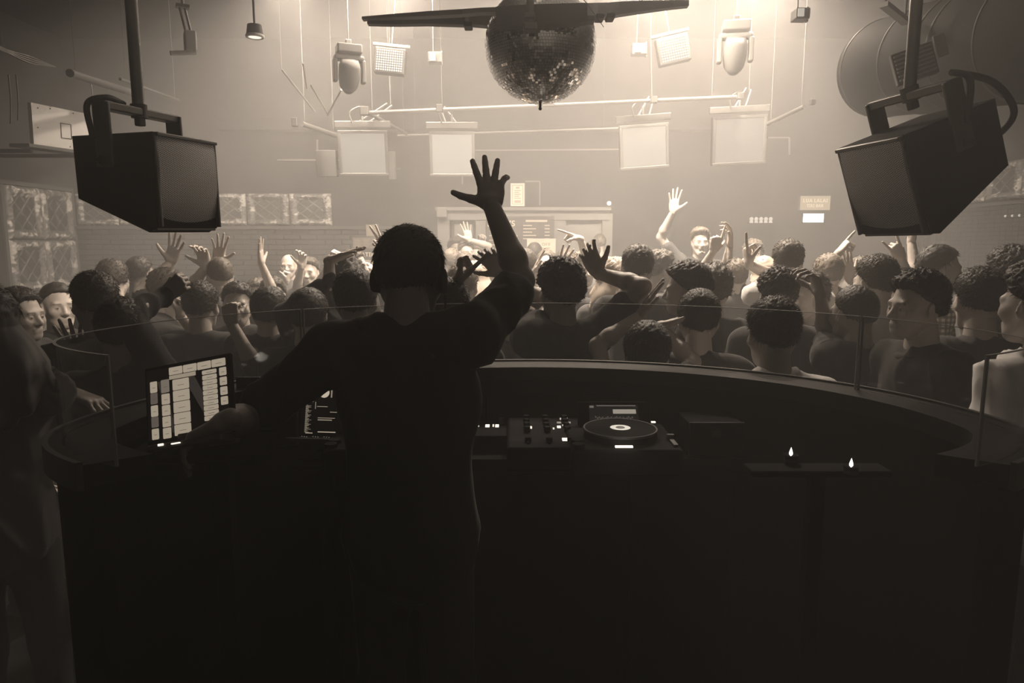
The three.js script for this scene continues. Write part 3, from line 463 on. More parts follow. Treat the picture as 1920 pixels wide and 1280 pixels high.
{
  // the beam runs just in front of the ball; each side is a pair of tapering plates
  const d = 3.02, o = thing('lighting_beam', 'dark two-armed steel beam crossing in front of the mirror ball', 'beam'), P = (x, y, dd = d) => at(x, y, dd);
  function blade(list, name, d0, d1, t) {   // a tapering plate through [px, upper py, lower py]
    const pos = [], idx = [], n = list.length; list.forEach(([x, a, b], i) => { const dd = lerp(d0, d1, i / (n - 1)), p = P(x, a, dd), q = P(x, b, dd); for (const v of [p, q]) for (const z of [-t / 2, t / 2]) pos.push(v.x, v.y, v.z + z); });
    for (let i = 0; i < n - 1; i++) { const a = i * 4, b = a + 4; idx.push(a, b, a + 1, a + 1, b, b + 1, a + 2, a + 3, b + 2, b + 2, a + 3, b + 3, a, a + 2, b, b, a + 2, b + 2, a + 1, b + 1, a + 3, a + 3, b + 1, b + 3); }
    idx.push(0, 1, 2, 2, 1, 3); const e = (n - 1) * 4; idx.push(e, e + 2, e + 1, e + 1, e + 2, e + 3);
    const g = new THREE.BufferGeometry(); g.setAttribute('position', new THREE.Float32BufferAttribute(pos, 3)); g.setIndex(idx); const f = g.toNonIndexed(); f.computeVertexNormals(); return part(name, f, MAT.darkSteel, o);
  }
  blade([[950, 14, 52], [930, 26.5, 53], [905, 27.5, 50], [880, 29, 48], [872, 30, 49], [800, 32, 47], [740, 34, 48], [690, 38, 47]], 'arm_plate', d, 4.3, 0.05);
  blade([[950, 16, 25.5], [900, 18, 26], [868, 20, 29.5], [800, 24, 33], [740, 28.5, 35], [680, 33.5, 38]], 'arm_plate', d, 4.3, 0.05);
  blade([[930, 17, 53], [970, 14, 52], [1010, 12, 50], [1060, 11, 48], [1100, 9.5, 44]], 'centre_plate', d, d, 0.06);
  blade([[1095, 9.5, 42], [1110, 9, 36], [1120, 8.5, 34.5], [1140, 8, 34.5], [1160, 6, 30], [1200, 4, 24], [1260, 3, 16], [1290, 3, 13]], 'arm_plate', d, 4.3, 0.05);
  for (const [x, y] of [[1107, 38], [1124, 34], [1144, 33], [878, 49]]) part('clamp', rbox(0.035, 0.02, 0.07, 0.006).translate(...P(x, y).toArray()), MAT.darkSteel, o);
  part('cable_tie', tube([P(1091, -4, d - 0.04), P(1102, 9, d - 0.05), P(1122, 37, d - 0.05), P(1132, 51, d - 0.04)], 0.0015, 12, 5), MAT.cable, o);
  part('drop_tube', bar(P(994, 42, d - 0.05), V(P(994, 42, d - 0.05).x, RW.top, P(994, 42, d - 0.05).z), 0.016, 0.016, 14), MAT.steel, o);
  part('tube_collar', [rbox(0.055, 0.03, 0.055, 0.006).translate(...P(994, 52, d - 0.05).toArray()), rbox(0.045, 0.022, 0.045, 0.006).translate(...P(993, 31, d - 0.05).toArray())], MAT.steel, o);
}

// ---------------------------------------------------------------- booth loudspeakers on drop poles
const meshMap = print(64, 64, (k) => { k.fillStyle = '#d0d0d0'; k.fillRect(0, 0, 64, 64); k.fillStyle = '#070707'; for (const [x, y] of [[16, 16], [48, 48], [48, 16], [16, 48]]) { k.beginPath(); k.ellipse(x, y + (x > 30 ? 8 : -8), 12, 10, 0, 0, 7); k.fill(); } });
meshMap.wrapS = meshMap.wrapT = THREE.RepeatWrapping; meshMap.repeat.set(22, 24);
const grilleMat = new THREE.MeshStandardMaterial({ map: meshMap, roughness: 0.45, metalness: 0.55 });
function loudspeaker(label, centre, yaw, pitch, roll, sc, pole) {
  const o = thing('loudspeaker', label, 'loudspeaker', centre.toArray()); o.rotation.set(pitch, yaw, roll, 'YXZ'); o.scale.setScalar(sc);
  const W = 0.31, prof = new THREE.Shape([[-0.19, 0.13], [0.165, 0.13], [0.175, 0.1], [0.155, -0.2], [0.12, -0.215], [-0.19, -0.09]].map(([z, y]) => new THREE.Vector2(z, y)));
  const cab = new THREE.ExtrudeGeometry(prof, { depth: W, bevelEnabled: true, bevelSize: 0.006, bevelThickness: 0.006, bevelSegments: 2 }); cab.translate(0, 0, -W / 2); cab.rotateY(-Math.PI / 2);
  part('cabinet', cab, MAT.black, o);
  const gg = new THREE.PlaneGeometry(W - 0.012, 0.325, 20, 20), p = gg.attributes.position; for (let i = 0; i < p.count; i++) { const v = p.getY(i) / 0.325, u = p.getX(i) / W; p.setXYZ(i, p.getX(i), p.getY(i) - 0.04, 0.182 + v * 0.012 - v * v * 0.1 * (v < 0 ? 1 : 0.35) + 0.02 * (0.25 - u * u)); } gg.computeVertexNormals();
  part('grille', gg, grilleMat, o);
  part('grille_frame', [rbox(W, 0.014, 0.03, 0.004, 0, 0.128, 0.178), rbox(W, 0.014, 0.03, 0.004, 0, -0.208, 0.142), rbox(0.012, 0.33, 0.02, 0.004, W / 2 - 0.002, -0.036, 0.172), rbox(0.012, 0.33, 0.02, 0.004, -W / 2 + 0.002, -0.036, 0.172)], MAT.steel, o);
  const y = part('yoke', [rbox(0.012, 0.23, 0.075, 0.004, W / 2 + 0.02, 0.13, -0.03), rbox(0.012, 0.23, 0.075, 0.004, -W / 2 - 0.02, 0.13, -0.03), rbox(W + 0.052, 0.03, 0.055, 0.006, 0, 0.235, -0.03)], MAT.steel, o);
  for (const s of [-1, 1]) part('yoke_bolt', new THREE.CylinderGeometry(0.016, 0.016, 0.024, 10).rotateZ(Math.PI / 2).translate(s * (W / 2 + 0.03), 0.04, -0.03), MAT.darkSteel, y);
  part('clamp', [new THREE.CylinderGeometry(0.03, 0.03, 0.05, 14).translate(0, 0.24, -0.03), rbox(0.03, 0.04, 0.03, 0.005, 0, 0.205, -0.03)], MAT.darkSteel, y);
  o.updateMatrixWorld(true);
  const top = V(0, 0.25, -0.03).applyMatrix4(o.matrixWorld), inv = o.matrixWorld.clone().invert(), a = top.clone().applyMatrix4(inv), b = V(top.x, RW.top, top.z).applyMatrix4(inv);
  part('drop_pole', bar(a, b, 0.019 / sc, 0.019 / sc, 14), MAT.steel, o);
  if (pole) part('cable', tube(pole.map((v) => V(...v)), 0.011, 40, 7), MAT.cable, o);
  return o;
}
loudspeaker('black wedge loudspeaker hanging at the left, mesh front turned right', at(283, 328, 2.35), 1.28, 0.0, 0.02, 0.86, [[-0.185, 0.12, -0.07], [-0.2, 0.24, -0.06], [-0.15, 0.265, -0.03], [-0.05, 0.26, -0.05]]);
loudspeaker('black wedge loudspeaker hanging at the right, mesh front turned left', at(1722, 306, 2.3), -1.36, 0.36, 0.0, 0.92, [[0.18, 0.1, -0.05], [0.21, 0.24, -0.06], [0.17, 0.27, -0.04], [0.23, 0.2, -0.12], [0.22, 0.08, -0.19], [0.15, 0.02, -0.2], [0.1, 0.0, -0.19]]);

// ---------------------------------------------------------------- monitors, truss pipes and lights under the ceiling
function monitor(label, rect, d, tilt, lit, arm) {
  const [x0, y0, x1, y1] = rect, a = at(x0, y0, d), b = at(x1, y1, d), w = b.x - a.x, h = a.y - b.y, c = at((x0 + x1) / 2, (y0 + y1) / 2, d), o = thing('monitor', label, 'monitor', c.toArray()); o.rotation.z = tilt; o.rotation.x = 0.12;
  part('case', rbox(w + 0.05, h + 0.05, 0.09, 0.012, 0, 0, -0.05), MAT.darkSteel, o);
  part('bezel', [rbox(w + 0.06, 0.03, 0.03, 0.006, 0, h / 2 + 0.012, 0), rbox(w + 0.06, 0.03, 0.03, 0.006, 0, -h / 2 - 0.012, 0), rbox(0.03, h, 0.03, 0.006, w / 2 + 0.012, 0, 0), rbox(0.03, h, 0.03, 0.006, -w / 2 - 0.012, 0, 0)], MAT.steel, o);
  part('screen', new THREE.PlaneGeometry(w, h).translate(0, 0, 0.002), glow(lit), o);
  part('mount_bar', [rbox(w + 0.12, 0.07, 0.05, 0.008, 0, h / 2 + 0.09, -0.03)], MAT.steel, o);
  part('drop_rod', bar(V(arm, h / 2 + 0.28, -0.05), V(arm, (RW.top - c.y), -0.05), 0.003), MAT.rod, o);
  part('mount_arm', [bar(V(-0.06, h / 2 + 0.1, -0.03), V(arm - 0.03, h / 2 + 0.3, -0.05), 0.012), bar(V(0.06, h / 2 + 0.1, -0.03), V(arm + 0.02, h / 2 + 0.28, -0.05), 0.012), bar(V(0, h / 2 + 0.1, -0.03), V(0, h / 2 + 0.2, -0.03), 0.015), tube([V(-0.1, h / 2 + 0.1, 0), V(-0.12, h / 2 + 0.2, 0.02), V(-0.04, h / 2 + 0.26, 0), V(0.02, h / 2 + 0.27, -0.04)], 0.008)], MAT.steel, o);
  return o;
}
monitor('leftmost wall monitor with pale screen, left of the raised hand', [639, 250, 724, 325], 7.5, 0, 0.36, 0.3);
monitor('pale screen monitor directly above the raised hand', [810, 252, 886, 326], 7.5, 0, 0.48, -0.1);
monitor('tilted pale monitor right of the mirror ball', [1168, 238, 1248, 312], 7.5, 0.07, 0.44, 0.1);
monitor('rightmost pale monitor near the right loudspeaker', [1343, 222, 1430, 304], 7.5, 0.05, 0.3, 0.1);
{ const m = scene.children.find((x) => x.name === 'monitor'), q = (px, py) => at(px, py, 7.58).sub(m.position); part('side_box', [rbox(0.08, 0.3, 0.1, 0.01).translate(...q(734, 312).toArray()), rbox(0.22, 0.28, 0.1, 0.01).translate(...q(613, 308).toArray()), rbox(0.8, 0.02, 0.02, 0.004).translate(...q(680, 318).toArray())], MAT.dim, m); }
{ const o = thing('spot_light', 'ceiling spot light above the booth turned down to the left', 'light', [0.6, 4.4, -1.4]); o.lookAt(-2.64, 1.6, -3.95); part('barrel', new THREE.CylinderGeometry(0.06, 0.07, 0.2, 20, 1, true).rotateX(Math.PI / 2).translate(0, 0, -0.12), MAT.black, o); part('lamp_face', new THREE.CircleGeometry(0.055, 20).translate(0, 0, -0.06), glow(3), o); part('back_cap', new THREE.CylinderGeometry(0.05, 0.06, 0.02, 20).rotateX(Math.PI / 2).translate(0, 0, -0.22), MAT.black, o); o.updateMatrixWorld(true); const inv = o.matrixWorld.clone().invert(); part('stem', bar(V(0, 0.06, -0.12), V(0.6, RW.top, -1.4).applyMatrix4(inv), 0.012), MAT.steel, o); }
// the wash lamps themselves, on the ceiling above the picture
WASH.forEach(([x, y, z], i) => { const o = thing('wash_light', ['leftmost', 'second from the left', 'middle one', 'fourth from the left', 'rightmost'][i] + ' of five ceiling wash lights over the dance floor', 'light', [x, y, z]); part('housing', new THREE.CylinderGeometry(0.07, 0.11, 0.1, 24, 1, true).translate(0, 0.055, 0), MAT.black, o); part('back_plate', [new THREE.CylinderGeometry(0.07, 0.07, 0.01, 24).translate(0, 0.105, 0), new THREE.CylinderGeometry(0.02, 0.02, RW.top - y - 0.1, 10).translate(0, (RW.top - y + 0.1) / 2, 0)], MAT.black, o); part('lamp_face', new THREE.CylinderGeometry(0.09, 0.09, 0.006, 24).translate(0, 0.03, 0), glow(3), o); });
function pipe(label, a, b, r, extra = []) { const o = thing('ceiling_pipe', label, 'pipe'); part('tube', bar(a, b, r, r, 12), MAT.steel, o); for (const e of extra) part('clamp', e, MAT.darkSteel, o); const m = a.clone().lerp(b, 0.5); for (const t of [0.08, 0.92]) { const q = a.clone().lerp(b, t); part('hanger', bar(q, V(q.x, RW.top, q.z), 0.0018), MAT.rod, o); } return o; }
pipe('long horizontal pipe below the mirror ball carrying the monitors', at(676, 212, 7.3), at(1392, 181, 7.3), 0.022, [rbox(0.09, 0.09, 0.06, 0.01).translate(...at(684, 208, 7.28).toArray()), rbox(0.07, 0.08, 0.06, 0.01).translate(...at(824, 203, 7.28).toArray()), rbox(0.07, 0.07, 0.06, 0.01).translate(...at(1226, 187, 7.28).toArray()), rbox(0.07, 0.07, 0.06, 0.01).translate(...at(1388, 180, 7.28).toArray()), rbox(0.17, 0.035, 0.05, 0.01).translate(...at(1024, 197, 7.28).toArray())]);
pipe('short slanting pipe left of the leftmost monitor', at(566, 232, 7.2), at(630, 254, 7.8), 0.026, [rbox(0.06, 0.09, 0.05, 0.01).translate(...at(553, 229, 7.15).toArray())]);
pipe('slanting brace pipe between the two left monitors', at(692, 212, 7.32), at(762, 251, 7.9), 0.018);
pipe('thin pipe running behind the monitors along the wall', at(745, 254, 8.6), at(1165, 240, 8.6), 0.014);
pipe('slanting pipe left of the right loudspeaker', at(1440, 232, 7.2), at(1508, 200, 6.6), 0.02, [rbox(0.05, 0.05, 0.05, 0.01).translate(...at(1523, 191, 6.55).toArray())]);
pipe('ceiling rail along the left wall above the pale board', at(131, 137, 5.2), at(245, 173, 6.6), 0.03);
pipe('thin ceiling rail behind the left drop pole', at(225, 148, 6.2), at(335, 188, 8.2), 0.014);
pipe('short rail at the right edge below the duct', at(1868, 102, 4.6), at(1925, 78, 4.1), 0.02);
{ const o = thing('cable_run', 'loose bundle of cables sagging along the ceiling at the far left', 'cables'); for (let i = 0; i < 4; i++) part('cable', tube([at(-6, 84 + i * 2, 4.2), at(20, 96 + i * 2, 4.4), at(50, 104 + i * 4, 4.5), at(80, 116 + i * 2, 4.8), at(104, 126, 5.1)], 0.006, 20, 5), MAT.steel, o); for (const [x, y0, y1] of [[20, 140, 232], [34, 140, 226]]) part('cable', tube([at(x - 4, y0, 4.9), at(x, (y0 + y1) / 2, 4.9), at(x, y1, 4.9)], 0.005, 12, 5), MAT.steel, o); part('hanger', bar(at(2, 86, 4.22), V(at(2, 86, 4.22).x, RW.top, -4.22), 0.0018), MAT.rod, o); }
{ const o = thing('truss_cable', 'pair of thin slanting cables left of the moving head light', 'cables'); for (const [a, b, c, e] of [[528, 130, 590, 209], [568, 118, 575, 165], [582, 158, 615, 215], [640, 168, 614, 216]]) part('cable', bar(at(a, b, 6.6), at(c, e, 7.2), 0.008), MAT.steel, o); part('hanger', bar(at(528, 130, 6.6), V(at(528, 130, 6.6).x, RW.top, -6.6), 0.0018), MAT.rod, o); }
function ledPanel(label, quad, d, lit) {
  const c = at(quad[0], quad[1], d), o = thing('led_panel_light', label, 'light', c.toArray()); o.rotation.z = quad[4]; const w = quad[2] / F * d, h = quad[3] / F * d, nx = 12, ny = 9;
  part('housing', rbox(w + 0.04, h + 0.04, 0.1, 0.012, 0, 0, -0.055), MAT.darkSteel, o); part('bracket', [rbox(w + 0.1, 0.03, 0.03, 0.006, 0, h / 2 + 0.05, -0.06), bar(V(0, h / 2 + 0.05, -0.06), V(0, (RW.top - c.y) / Math.cos(quad[4]), -0.06), 0.005)], MAT.steel, o);
  const dots = []; for (let i = 0; i < nx; i++) for (let j = 0; j < ny; j++) dots.push(new THREE.PlaneGeometry(w / nx * 0.62, h / ny * 0.62).translate((i + 0.5 - nx / 2) * w / nx, (j + 0.5 - ny / 2) * h / ny, 0)); part('led_lights', dots, glow(lit), o).userData.kind = 'stuff'; return o;
}
ledPanel('bright square LED panel light of small dots left of the mirror ball', [730, 113, 48, 37, -0.1], 6.6, 1.7);
ledPanel('hazy tilted LED panel light right of the mirror ball', [1264, 91, 50, 40, 0.22], 6.6, 0.9);
function smallFlood(label, px, py, d, lit, s) { const c = at(px, py, d), o = thing('flood_light', label, 'light', c.toArray()); part('housing', rbox(0.16 * s, 0.12 * s, 0.1, 0.01, 0.02, 0, -0.06), MAT.steel, o); part('lamp_face', rbox(0.07 * s, 0.085 * s, 0.012, 0.003, 0, 0, 0), glow(lit), o); part('yoke', [rbox(0.012, 0.16 * s, 0.03, 0.004, 0.1 * s, 0, -0.05), bar(V(0, 0.06 * s, -0.06), V(0, RW.top - c.y, -0.06), 0.004)], MAT.rod, o); return o; }
smallFlood('small bright flood light just left of the mirror ball', 811, 106, 6.6, 1.6, 0.8);
smallFlood('small hazy flood light just right of the mirror ball', 1196, 90, 6.6, 0.8, 0.85);
smallFlood('tiny flood light hanging right of the moving head, near the top edge', 1502, 23, 4.8, 0.55, 0.6);
function movingHead(label, px, py, d, s, turn, shell) {
  const c = at(px, py, d), o = thing('moving_head_light', label, 'light', c.toArray()); o.rotation.y = turn; o.scale.setScalar(s); const up = (RW.top - c.y) / s;
  part('base', [rbox(0.3, 0.11, 0.22, 0.02, 0, 0.27, 0)], shell, o); part('hook_clamp', [bar(V(0, 0.32, 0), V(0, up, 0), 0.007), rbox(0.07, 0.06, 0.05, 0.01, 0, 0.36, 0)], MAT.steel, o);
  const arc = []; for (const sgn of [-1, 1]) arc.push(rbox(0.055, 0.27, 0.12, 0.02, sgn * 0.17, 0.02, 0)); arc.push(rbox(0.37, 0.07, 0.13, 0.03, 0, 0.17, 0)); part('yoke', arc, shell, o);
  const hd = part('head', new THREE.LatheGeometry([[0, 0.17], [0.1, 0.16], [0.128, 0.08], [0.13, -0.05], [0.11, -0.16], [0.085, -0.2], [0.08, -0.2]].map(([a, b]) => new THREE.Vector2(a, b)), 24).rotateX(0.5), shell, o); part('lens', new THREE.SphereGeometry(0.08, 16, 10, 0, 6.3, 0, 1.2).rotateX(Math.PI + 0.5).translate(0, -0.155, -0.085), MAT.glaze, hd);
}
movingHead('dark hazy moving head light left of the square LED panel', 655, 137, 6.3, 0.72, 0.4, MAT.dim);
movingHead('pale moving head light right of the tilted LED panel', 1378, 98, 6.3, 0.78, -0.2, MAT.paint);
{ const c = at(478, 68, 5.2), o = thing('downlight', 'small round recessed downlight glowing at upper left', 'light', [c.x, c.y, c.z]); part('rim', new THREE.TorusGeometry(0.055, 0.012, 8, 28).rotateX(Math.PI / 2), MAT.pale, o); part('light_disc', new THREE.CylinderGeometry(0.05, 0.05, 0.012, 28), glow(1.4), o); part('can', new THREE.CylinderGeometry(0.05, 0.06, 0.07, 24).translate(0, 0.042, 0), MAT.dim, o); part('stem', new THREE.CylinderGeometry(0.008, 0.008, RW.top - c.y - 0.07, 8).translate(0, (RW.top - c.y + 0.07) / 2, 0), MAT.dim, o); }
{ const c = at(350, 78, 4.6), o = thing('projector', 'small pale bracket projector behind the left drop pole', 'projector', c.toArray()); o.rotation.y = 0.5; part('housing', [rbox(0.07, 0.12, 0.12, 0.01, 0.02, 0, 0)], MAT.pale, o); part('arm', [slab(V(-0.1, -0.09, 0.03), V(0.05, -0.06, 0), 0.025, 0.025)], MAT.pale, o); part('bracket', [bar(V(0, 0.05, 0), V(-0.03, 0.21, 0), 0.008), bar(V(0.03, 0.05, 0), V(0.0, 0.21, 0), 0.008), rbox(0.08, 0.02, 0.06, 0.004, -0.01, 0.21, 0), bar(V(-0.01, 0.21, 0), V(-0.01, RW.top - c.y, 0), 0.01)], MAT.steel, o); }
{ // pale board on a shelf, far left
  const d = 5.6, a = at(58, 192, d), b = at(64, 275, d), c = at(172, 285, d + 0.7), e = at(167, 214, d + 0.7), o = thing('wall_board', 'pale panel board with a square hatch standing on a shelf at far left', 'board');
  const mk = (p, q, r, s, t) => { const n = V().crossVectors(q.clone().sub(p), s.clone().sub(p)).normalize().multiplyScalar(-t), P = [p, q, r, s], pos = [...P, ...P.map((v) => v.clone().add(n))].flatMap((v) => v.toArray()), g = new THREE.BufferGeometry(); g.setAttribute('position', new THREE.Float32BufferAttribute(pos, 3)); g.setIndex([0, 1, 2, 0, 2, 3, 4, 6, 5, 4, 7, 6, 0, 4, 5, 0, 5, 1, 1, 5, 6, 1, 6, 2, 2, 6, 7, 2, 7, 3, 3, 7, 4, 3, 4, 0]); const f = g.toNonIndexed(); f.computeVertexNormals(); return f; };
  part('panel', mk(a, b, c, e, 0.03), MAT.paleBoard, o);
  const L = (u, v) => a.clone().lerp(e, u).lerp(b.clone().lerp(c, u), v).add(V(0.004, 0, 0.004)), fr = [[0.46, 0.36], [0.64, 0.36], [0.64, 0.72], [0.46, 0.72]].map(([u, v]) => L(u, v));
  part('hatch_outline', fr.map((p, i) => bar(p, fr[(i + 1) % 4], 0.0025, 0.0025, 5)), MAT.black, o);
  for (const [u, v] of [[0.1, 0.1], [0.3, 0.06], [0.7, 0.06], [0.92, 0.1], [0.08, 0.55], [0.6, 0.92]]) part('screw', new THREE.SphereGeometry(0.005, 8, 6).translate(...L(u, v).toArray()), MAT.black, o);
  part('shelf', [slab(at(36, 272, d - 0.2), at(186, 292, d + 0.75), 0.16, 0.025)], MAT.dim, o);
  part('shelf_bracket', [slab(at(60, 283, d), V(RW.l + 0.02, at(60, 283, d).y, at(60, 283, d).z), 0.03, 0.03), slab(at(160, 292, d + 0.6), V(RW.l + 0.02, at(160, 292, d + 0.6).y, at(160, 292, d + 0.6).z), 0.03, 0.03)], MAT.dim, o);
  part('cable', tube([at(170, 150, d), at(175, 190, d), at(182, 252, d + 0.6)], 0.004, 16, 5), MAT.steel, o);
}
{ // the big round duct at upper right, with seams
  const a = at(1655, 130, 5.6), b = at(2060, 40, 3.6), o = thing('air_duct', 'big round air duct with seams at the upper right', 'duct'), r = 0.36, ax = b.clone().sub(a).normalize(), m = (t) => a.clone().lerp(b, t);
  part('tube', bar(a, b, r, r, 48), MAT.black, o); for (const t of [0.03, 0.3, 0.5, 0.58, 0.8]) { const g = new THREE.TorusGeometry(r, 0.008, 6, 48); g.applyMatrix4(new THREE.Matrix4().compose(m(t), new THREE.Quaternion().setFromUnitVectors(V(0, 0, 1), ax), V(1, 1, 1))); part('seam', g, MAT.darkSteel, o); }
  for (const t of [0.2, 0.7]) part('hanger', bar(m(t).add(V(0, r * 0.8, 0)), V(m(t).x, RW.top, m(t).z), 0.0018), MAT.rod, o);
}
{ const c = at(1716, 118, 3.6), o = thing('louvre_light', 'ribbed square fixture behind the right drop pole', 'light fitting', c.toArray()); o.rotation.z = 0.3; o.rotation.y = -0.3; const w = 0.19, h = 0.16; part('housing', rbox(w, h, 0.05, 0.006, 0, 0, -0.03), MAT.dim, o); for (let i = 0; i < 7; i++) part('louvre', rbox(w - 0.02, 0.008, 0.02, 0.002, 0, -h / 2 + 0.02 + i * 0.02, 0), MAT.paint, o); part('side_flap', rbox(0.05, 0.11, 0.012, 0.003, w / 2 + 0.03, 0.04, 0), MAT.paint, o); part('stem', bar(V(0, h / 2, -0.03), V(0.16, 0.5, -0.03), 0.01), MAT.steel, o); }
{ const o = thing('strip_light', 'slanting worn strip near the duct at upper right', 'light fitting'); part('strip', slab(at(1657, 8, 4.4), at(1700, 42, 4.6), 0.05, 0.03), MAT.paint, o); part('hanger', [bar(at(1660, 10, 4.41), V(at(1660, 10, 4.41).x, RW.top, -4.41), 0.008), bar(at(1697, 40, 4.59), V(at(1697, 40, 4.59).x, RW.top, -4.59), 0.008)], MAT.darkSteel, o); }
// ---------------------------------------------------------------- the DJ booth: ring counter, glass screens, desk and decks
const LEDGE = 1.45, RC = [0.065, -1.52];
function ringPoint(t, off) {   // t = 0 at the right, 90 at the far middle, 180 at the left; beyond that the ring turns back towards the camera
  const a = t * Math.PI / 180, b = Math.sin(a) >= 0 ? 0.84 : 0.42; return V(RC[0] + Math.cos(a) * (1.03 + off), 0, RC[1] - Math.sin(a) * (b + off));
}
function ringWall(t0, t1, off0, off1, y0, y1, n = 90) {
  const pos = [], idx = []; for (let i = 0; i <= n; i++) { const t = lerp(t0, t1, i / n), p = ringPoint(t, off0), q = ringPoint(t, off1); for (const [v, y] of [[p, y0], [p, y1], [q, y1], [q, y0]]) pos.push(v.x, y, v.z); }
  for (let i = 0; i < n; i++) for (let k = 0; k < 4; k++) { const a = i * 4 + k, b = i * 4 + (k + 1) % 4; idx.push(a, b, a + 4, b, b + 4, a + 4); }
  const e = n * 4; idx.push(0, 2, 1, 0, 3, 2, e, e + 1, e + 2, e, e + 2, e + 3);
  const g = new THREE.BufferGeometry(); g.setAttribute('position', new THREE.Float32BufferAttribute(pos, 3)); g.setIndex(idx); return toCreasedNormals(g.toNonIndexed(), 0.5);
}
{
  const o = thing('booth_counter', 'dark curved counter ring of the DJ booth', 'counter');
  part('counter_top', ringWall(-36, 216, -0.07, 0.05, LEDGE - 0.045, LEDGE), new THREE.MeshPhysicalMaterial({ color: new THREE.Color(0.011, 0.0105, 0.01), roughness: 0.55, specularIntensity: 0.35 }), o);
  part('rim_strip', ringWall(-36, 216, 0.05, 0.062, LEDGE - 0.05, LEDGE + 0.006), grey(0.05, 0.45), o);
  part('front_panel', ringWall(-36, 216, 0.012, 0.04, 0.15, LEDGE - 0.045), MAT.black, o);
}
const glassMat = new THREE.MeshPhysicalMaterial({ color: new THREE.Color(0.95, 0.95, 0.95), roughness: 0.03, transmission: 1, thickness: 0, ior: 1.5, specularIntensity: 0.3 }), edgeMat = grey(0.28, 0.3);
[[-40, 28, 'glass screen panel at the right end of the booth counter'], [28.6, 133.4, 'wide glass screen panel across the front of the booth'], [134, 220, 'glass screen panel at the left end of the booth counter']].forEach(([a, b, label]) => {
  const o = thing('glass_screen', label, 'glass panel', [0, 0, 0], 0, 'glass panels round the booth');
  part('pane', ringWall(a, b, 0.018, 0.024, LEDGE, 1.66, 60), glassMat, o);
  part('top_edge', ringWall(a, b, 0.0178, 0.0242, 1.66, 1.6615, 60), edgeMat, o);
  for (const t of [a, b]) { const p = ringPoint(t, 0.021); part('end_edge', box(0.005, 0.21, 0.005, p.x, LEDGE + 0.105, p.z), edgeMat, o); }
});
const DESK = 1.245;
{ const o = thing('deck_table', 'black table behind the counter carrying the players and mixer', 'table'); part('table_top', new THREE.ExtrudeGeometry(new THREE.Shape([[-0.62, 1.92], [0.75, 1.92], [0.6, 2.12], [0.42, 2.26], [0.2, 2.33], [-0.1, 2.33], [-0.3, 2.26], [-0.48, 2.12]].map(([x, y]) => new THREE.Vector2(x, y))), { depth: 0.035, bevelEnabled: false }).rotateX(-Math.PI / 2).translate(0, DESK - 0.0352, 0), MAT.black, o); for (const [x, z] of [[-0.55, -1.96], [0.68, -1.96], [-0.3, -2.2], [0.42, -2.2]]) part('leg', box(0.04, DESK - 0.186, 0.04, x, (DESK - 0.036 + 0.15) / 2, z), MAT.black, o); }
function lights(o, list, h, lit, name = 'indicator_light') { for (const [px, py, w, hh, v] of list) { const p = onPlane(px, py, h); part(name, box(w * -p.z / F, 0.004, Math.max(0.002, hh * -p.z / F * 3.2), p.x, h, p.z), glow(v ?? lit), o); } }
const T1 = DESK + 0.085;
function player(label, x, z, full) {
  const o = thing('media_player', label, 'media player', [x, DESK, z]);
  part('body', [rbox(0.3, 0.075, 0.28, 0.01, 0, 0.0375, 0.03)], MAT.black, o);
  part('jog_wheel', [new THREE.CylinderGeometry(0.1, 0.105, 0.024, 48).translate(0, 0.086, 0.03)], MAT.black, o);
  part('jog_rim', new THREE.TorusGeometry(0.103, 0.004, 8, 48).rotateX(Math.PI / 2).translate(0, 0.096, 0.03), grey(0.02, 0.6), o);
  const hood = part('screen_hood', rbox(0.22, 0.09, 0.02, 0.006).rotateX(-0.7).translate(0, 0.1, -0.105), MAT.black, o);
  const t = print(256, 96, (k) => { k.fillStyle = '#1d1b1a'; k.fillRect(0, 0, 256, 96); k.fillStyle = '#8d857a'; k.fillRect(4, 6, 22, 12); k.fillRect(40, 4, 205, 5); k.fillStyle = '#c9bfae'; k.fillRect(124, 26, 120, 24); k.fillStyle = '#6d655c'; for (let i = 0; i < 22; i++) k.fillRect(30 + i * 9, 62 + (i * 7) % 12, 6, 10); k.fillStyle = '#e9dfcc'; k.fillRect(30, 86, 200, 6); });
  if (full) { part('display_screen', new THREE.PlaneGeometry(0.15, 0.06).rotateX(-0.7).translate(0.0, 0.109, -0.097), new THREE.MeshStandardMaterial({ color: 0x050505, emissive: 0xffffff, emissiveMap: t, emissiveIntensity: 0.55, roughness: 0.4 }), hood);
    part('jog_display_light', new THREE.RingGeometry(0.013, 0.029, 36).rotateX(-Math.PI / 2).translate(0, 0.0995, 0.03), glow(0.75), o); part('jog_hub', new THREE.CylinderGeometry(0.011, 0.011, 0.003, 20).translate(0, 0.0995, 0.03), glow(0.12), o); }
  part('pitch_fader', [rbox(0.014, 0.006, 0.1, 0.002, 0.135, 0.078, 0.09), rbox(0.022, 0.014, 0.014, 0.003, 0.135, 0.084, 0.07)], MAT.darkSteel, o);
  for (const dz of [0.1, 0.14]) part('button', new THREE.CylinderGeometry(0.017, 0.018, 0.01, 20).translate(-0.13, 0.08, dz), MAT.black, o);
  return o;
}
const pr = onPlane(1163, 801, DESK + 0.0995), player1 = player('media player with lit screen and glowing jog ring right of the DJ', pr.x, pr.z - 0.03, true);
const player2 = player('media player mostly hidden in front of the DJ', -0.36, pr.z - 0.03, false);
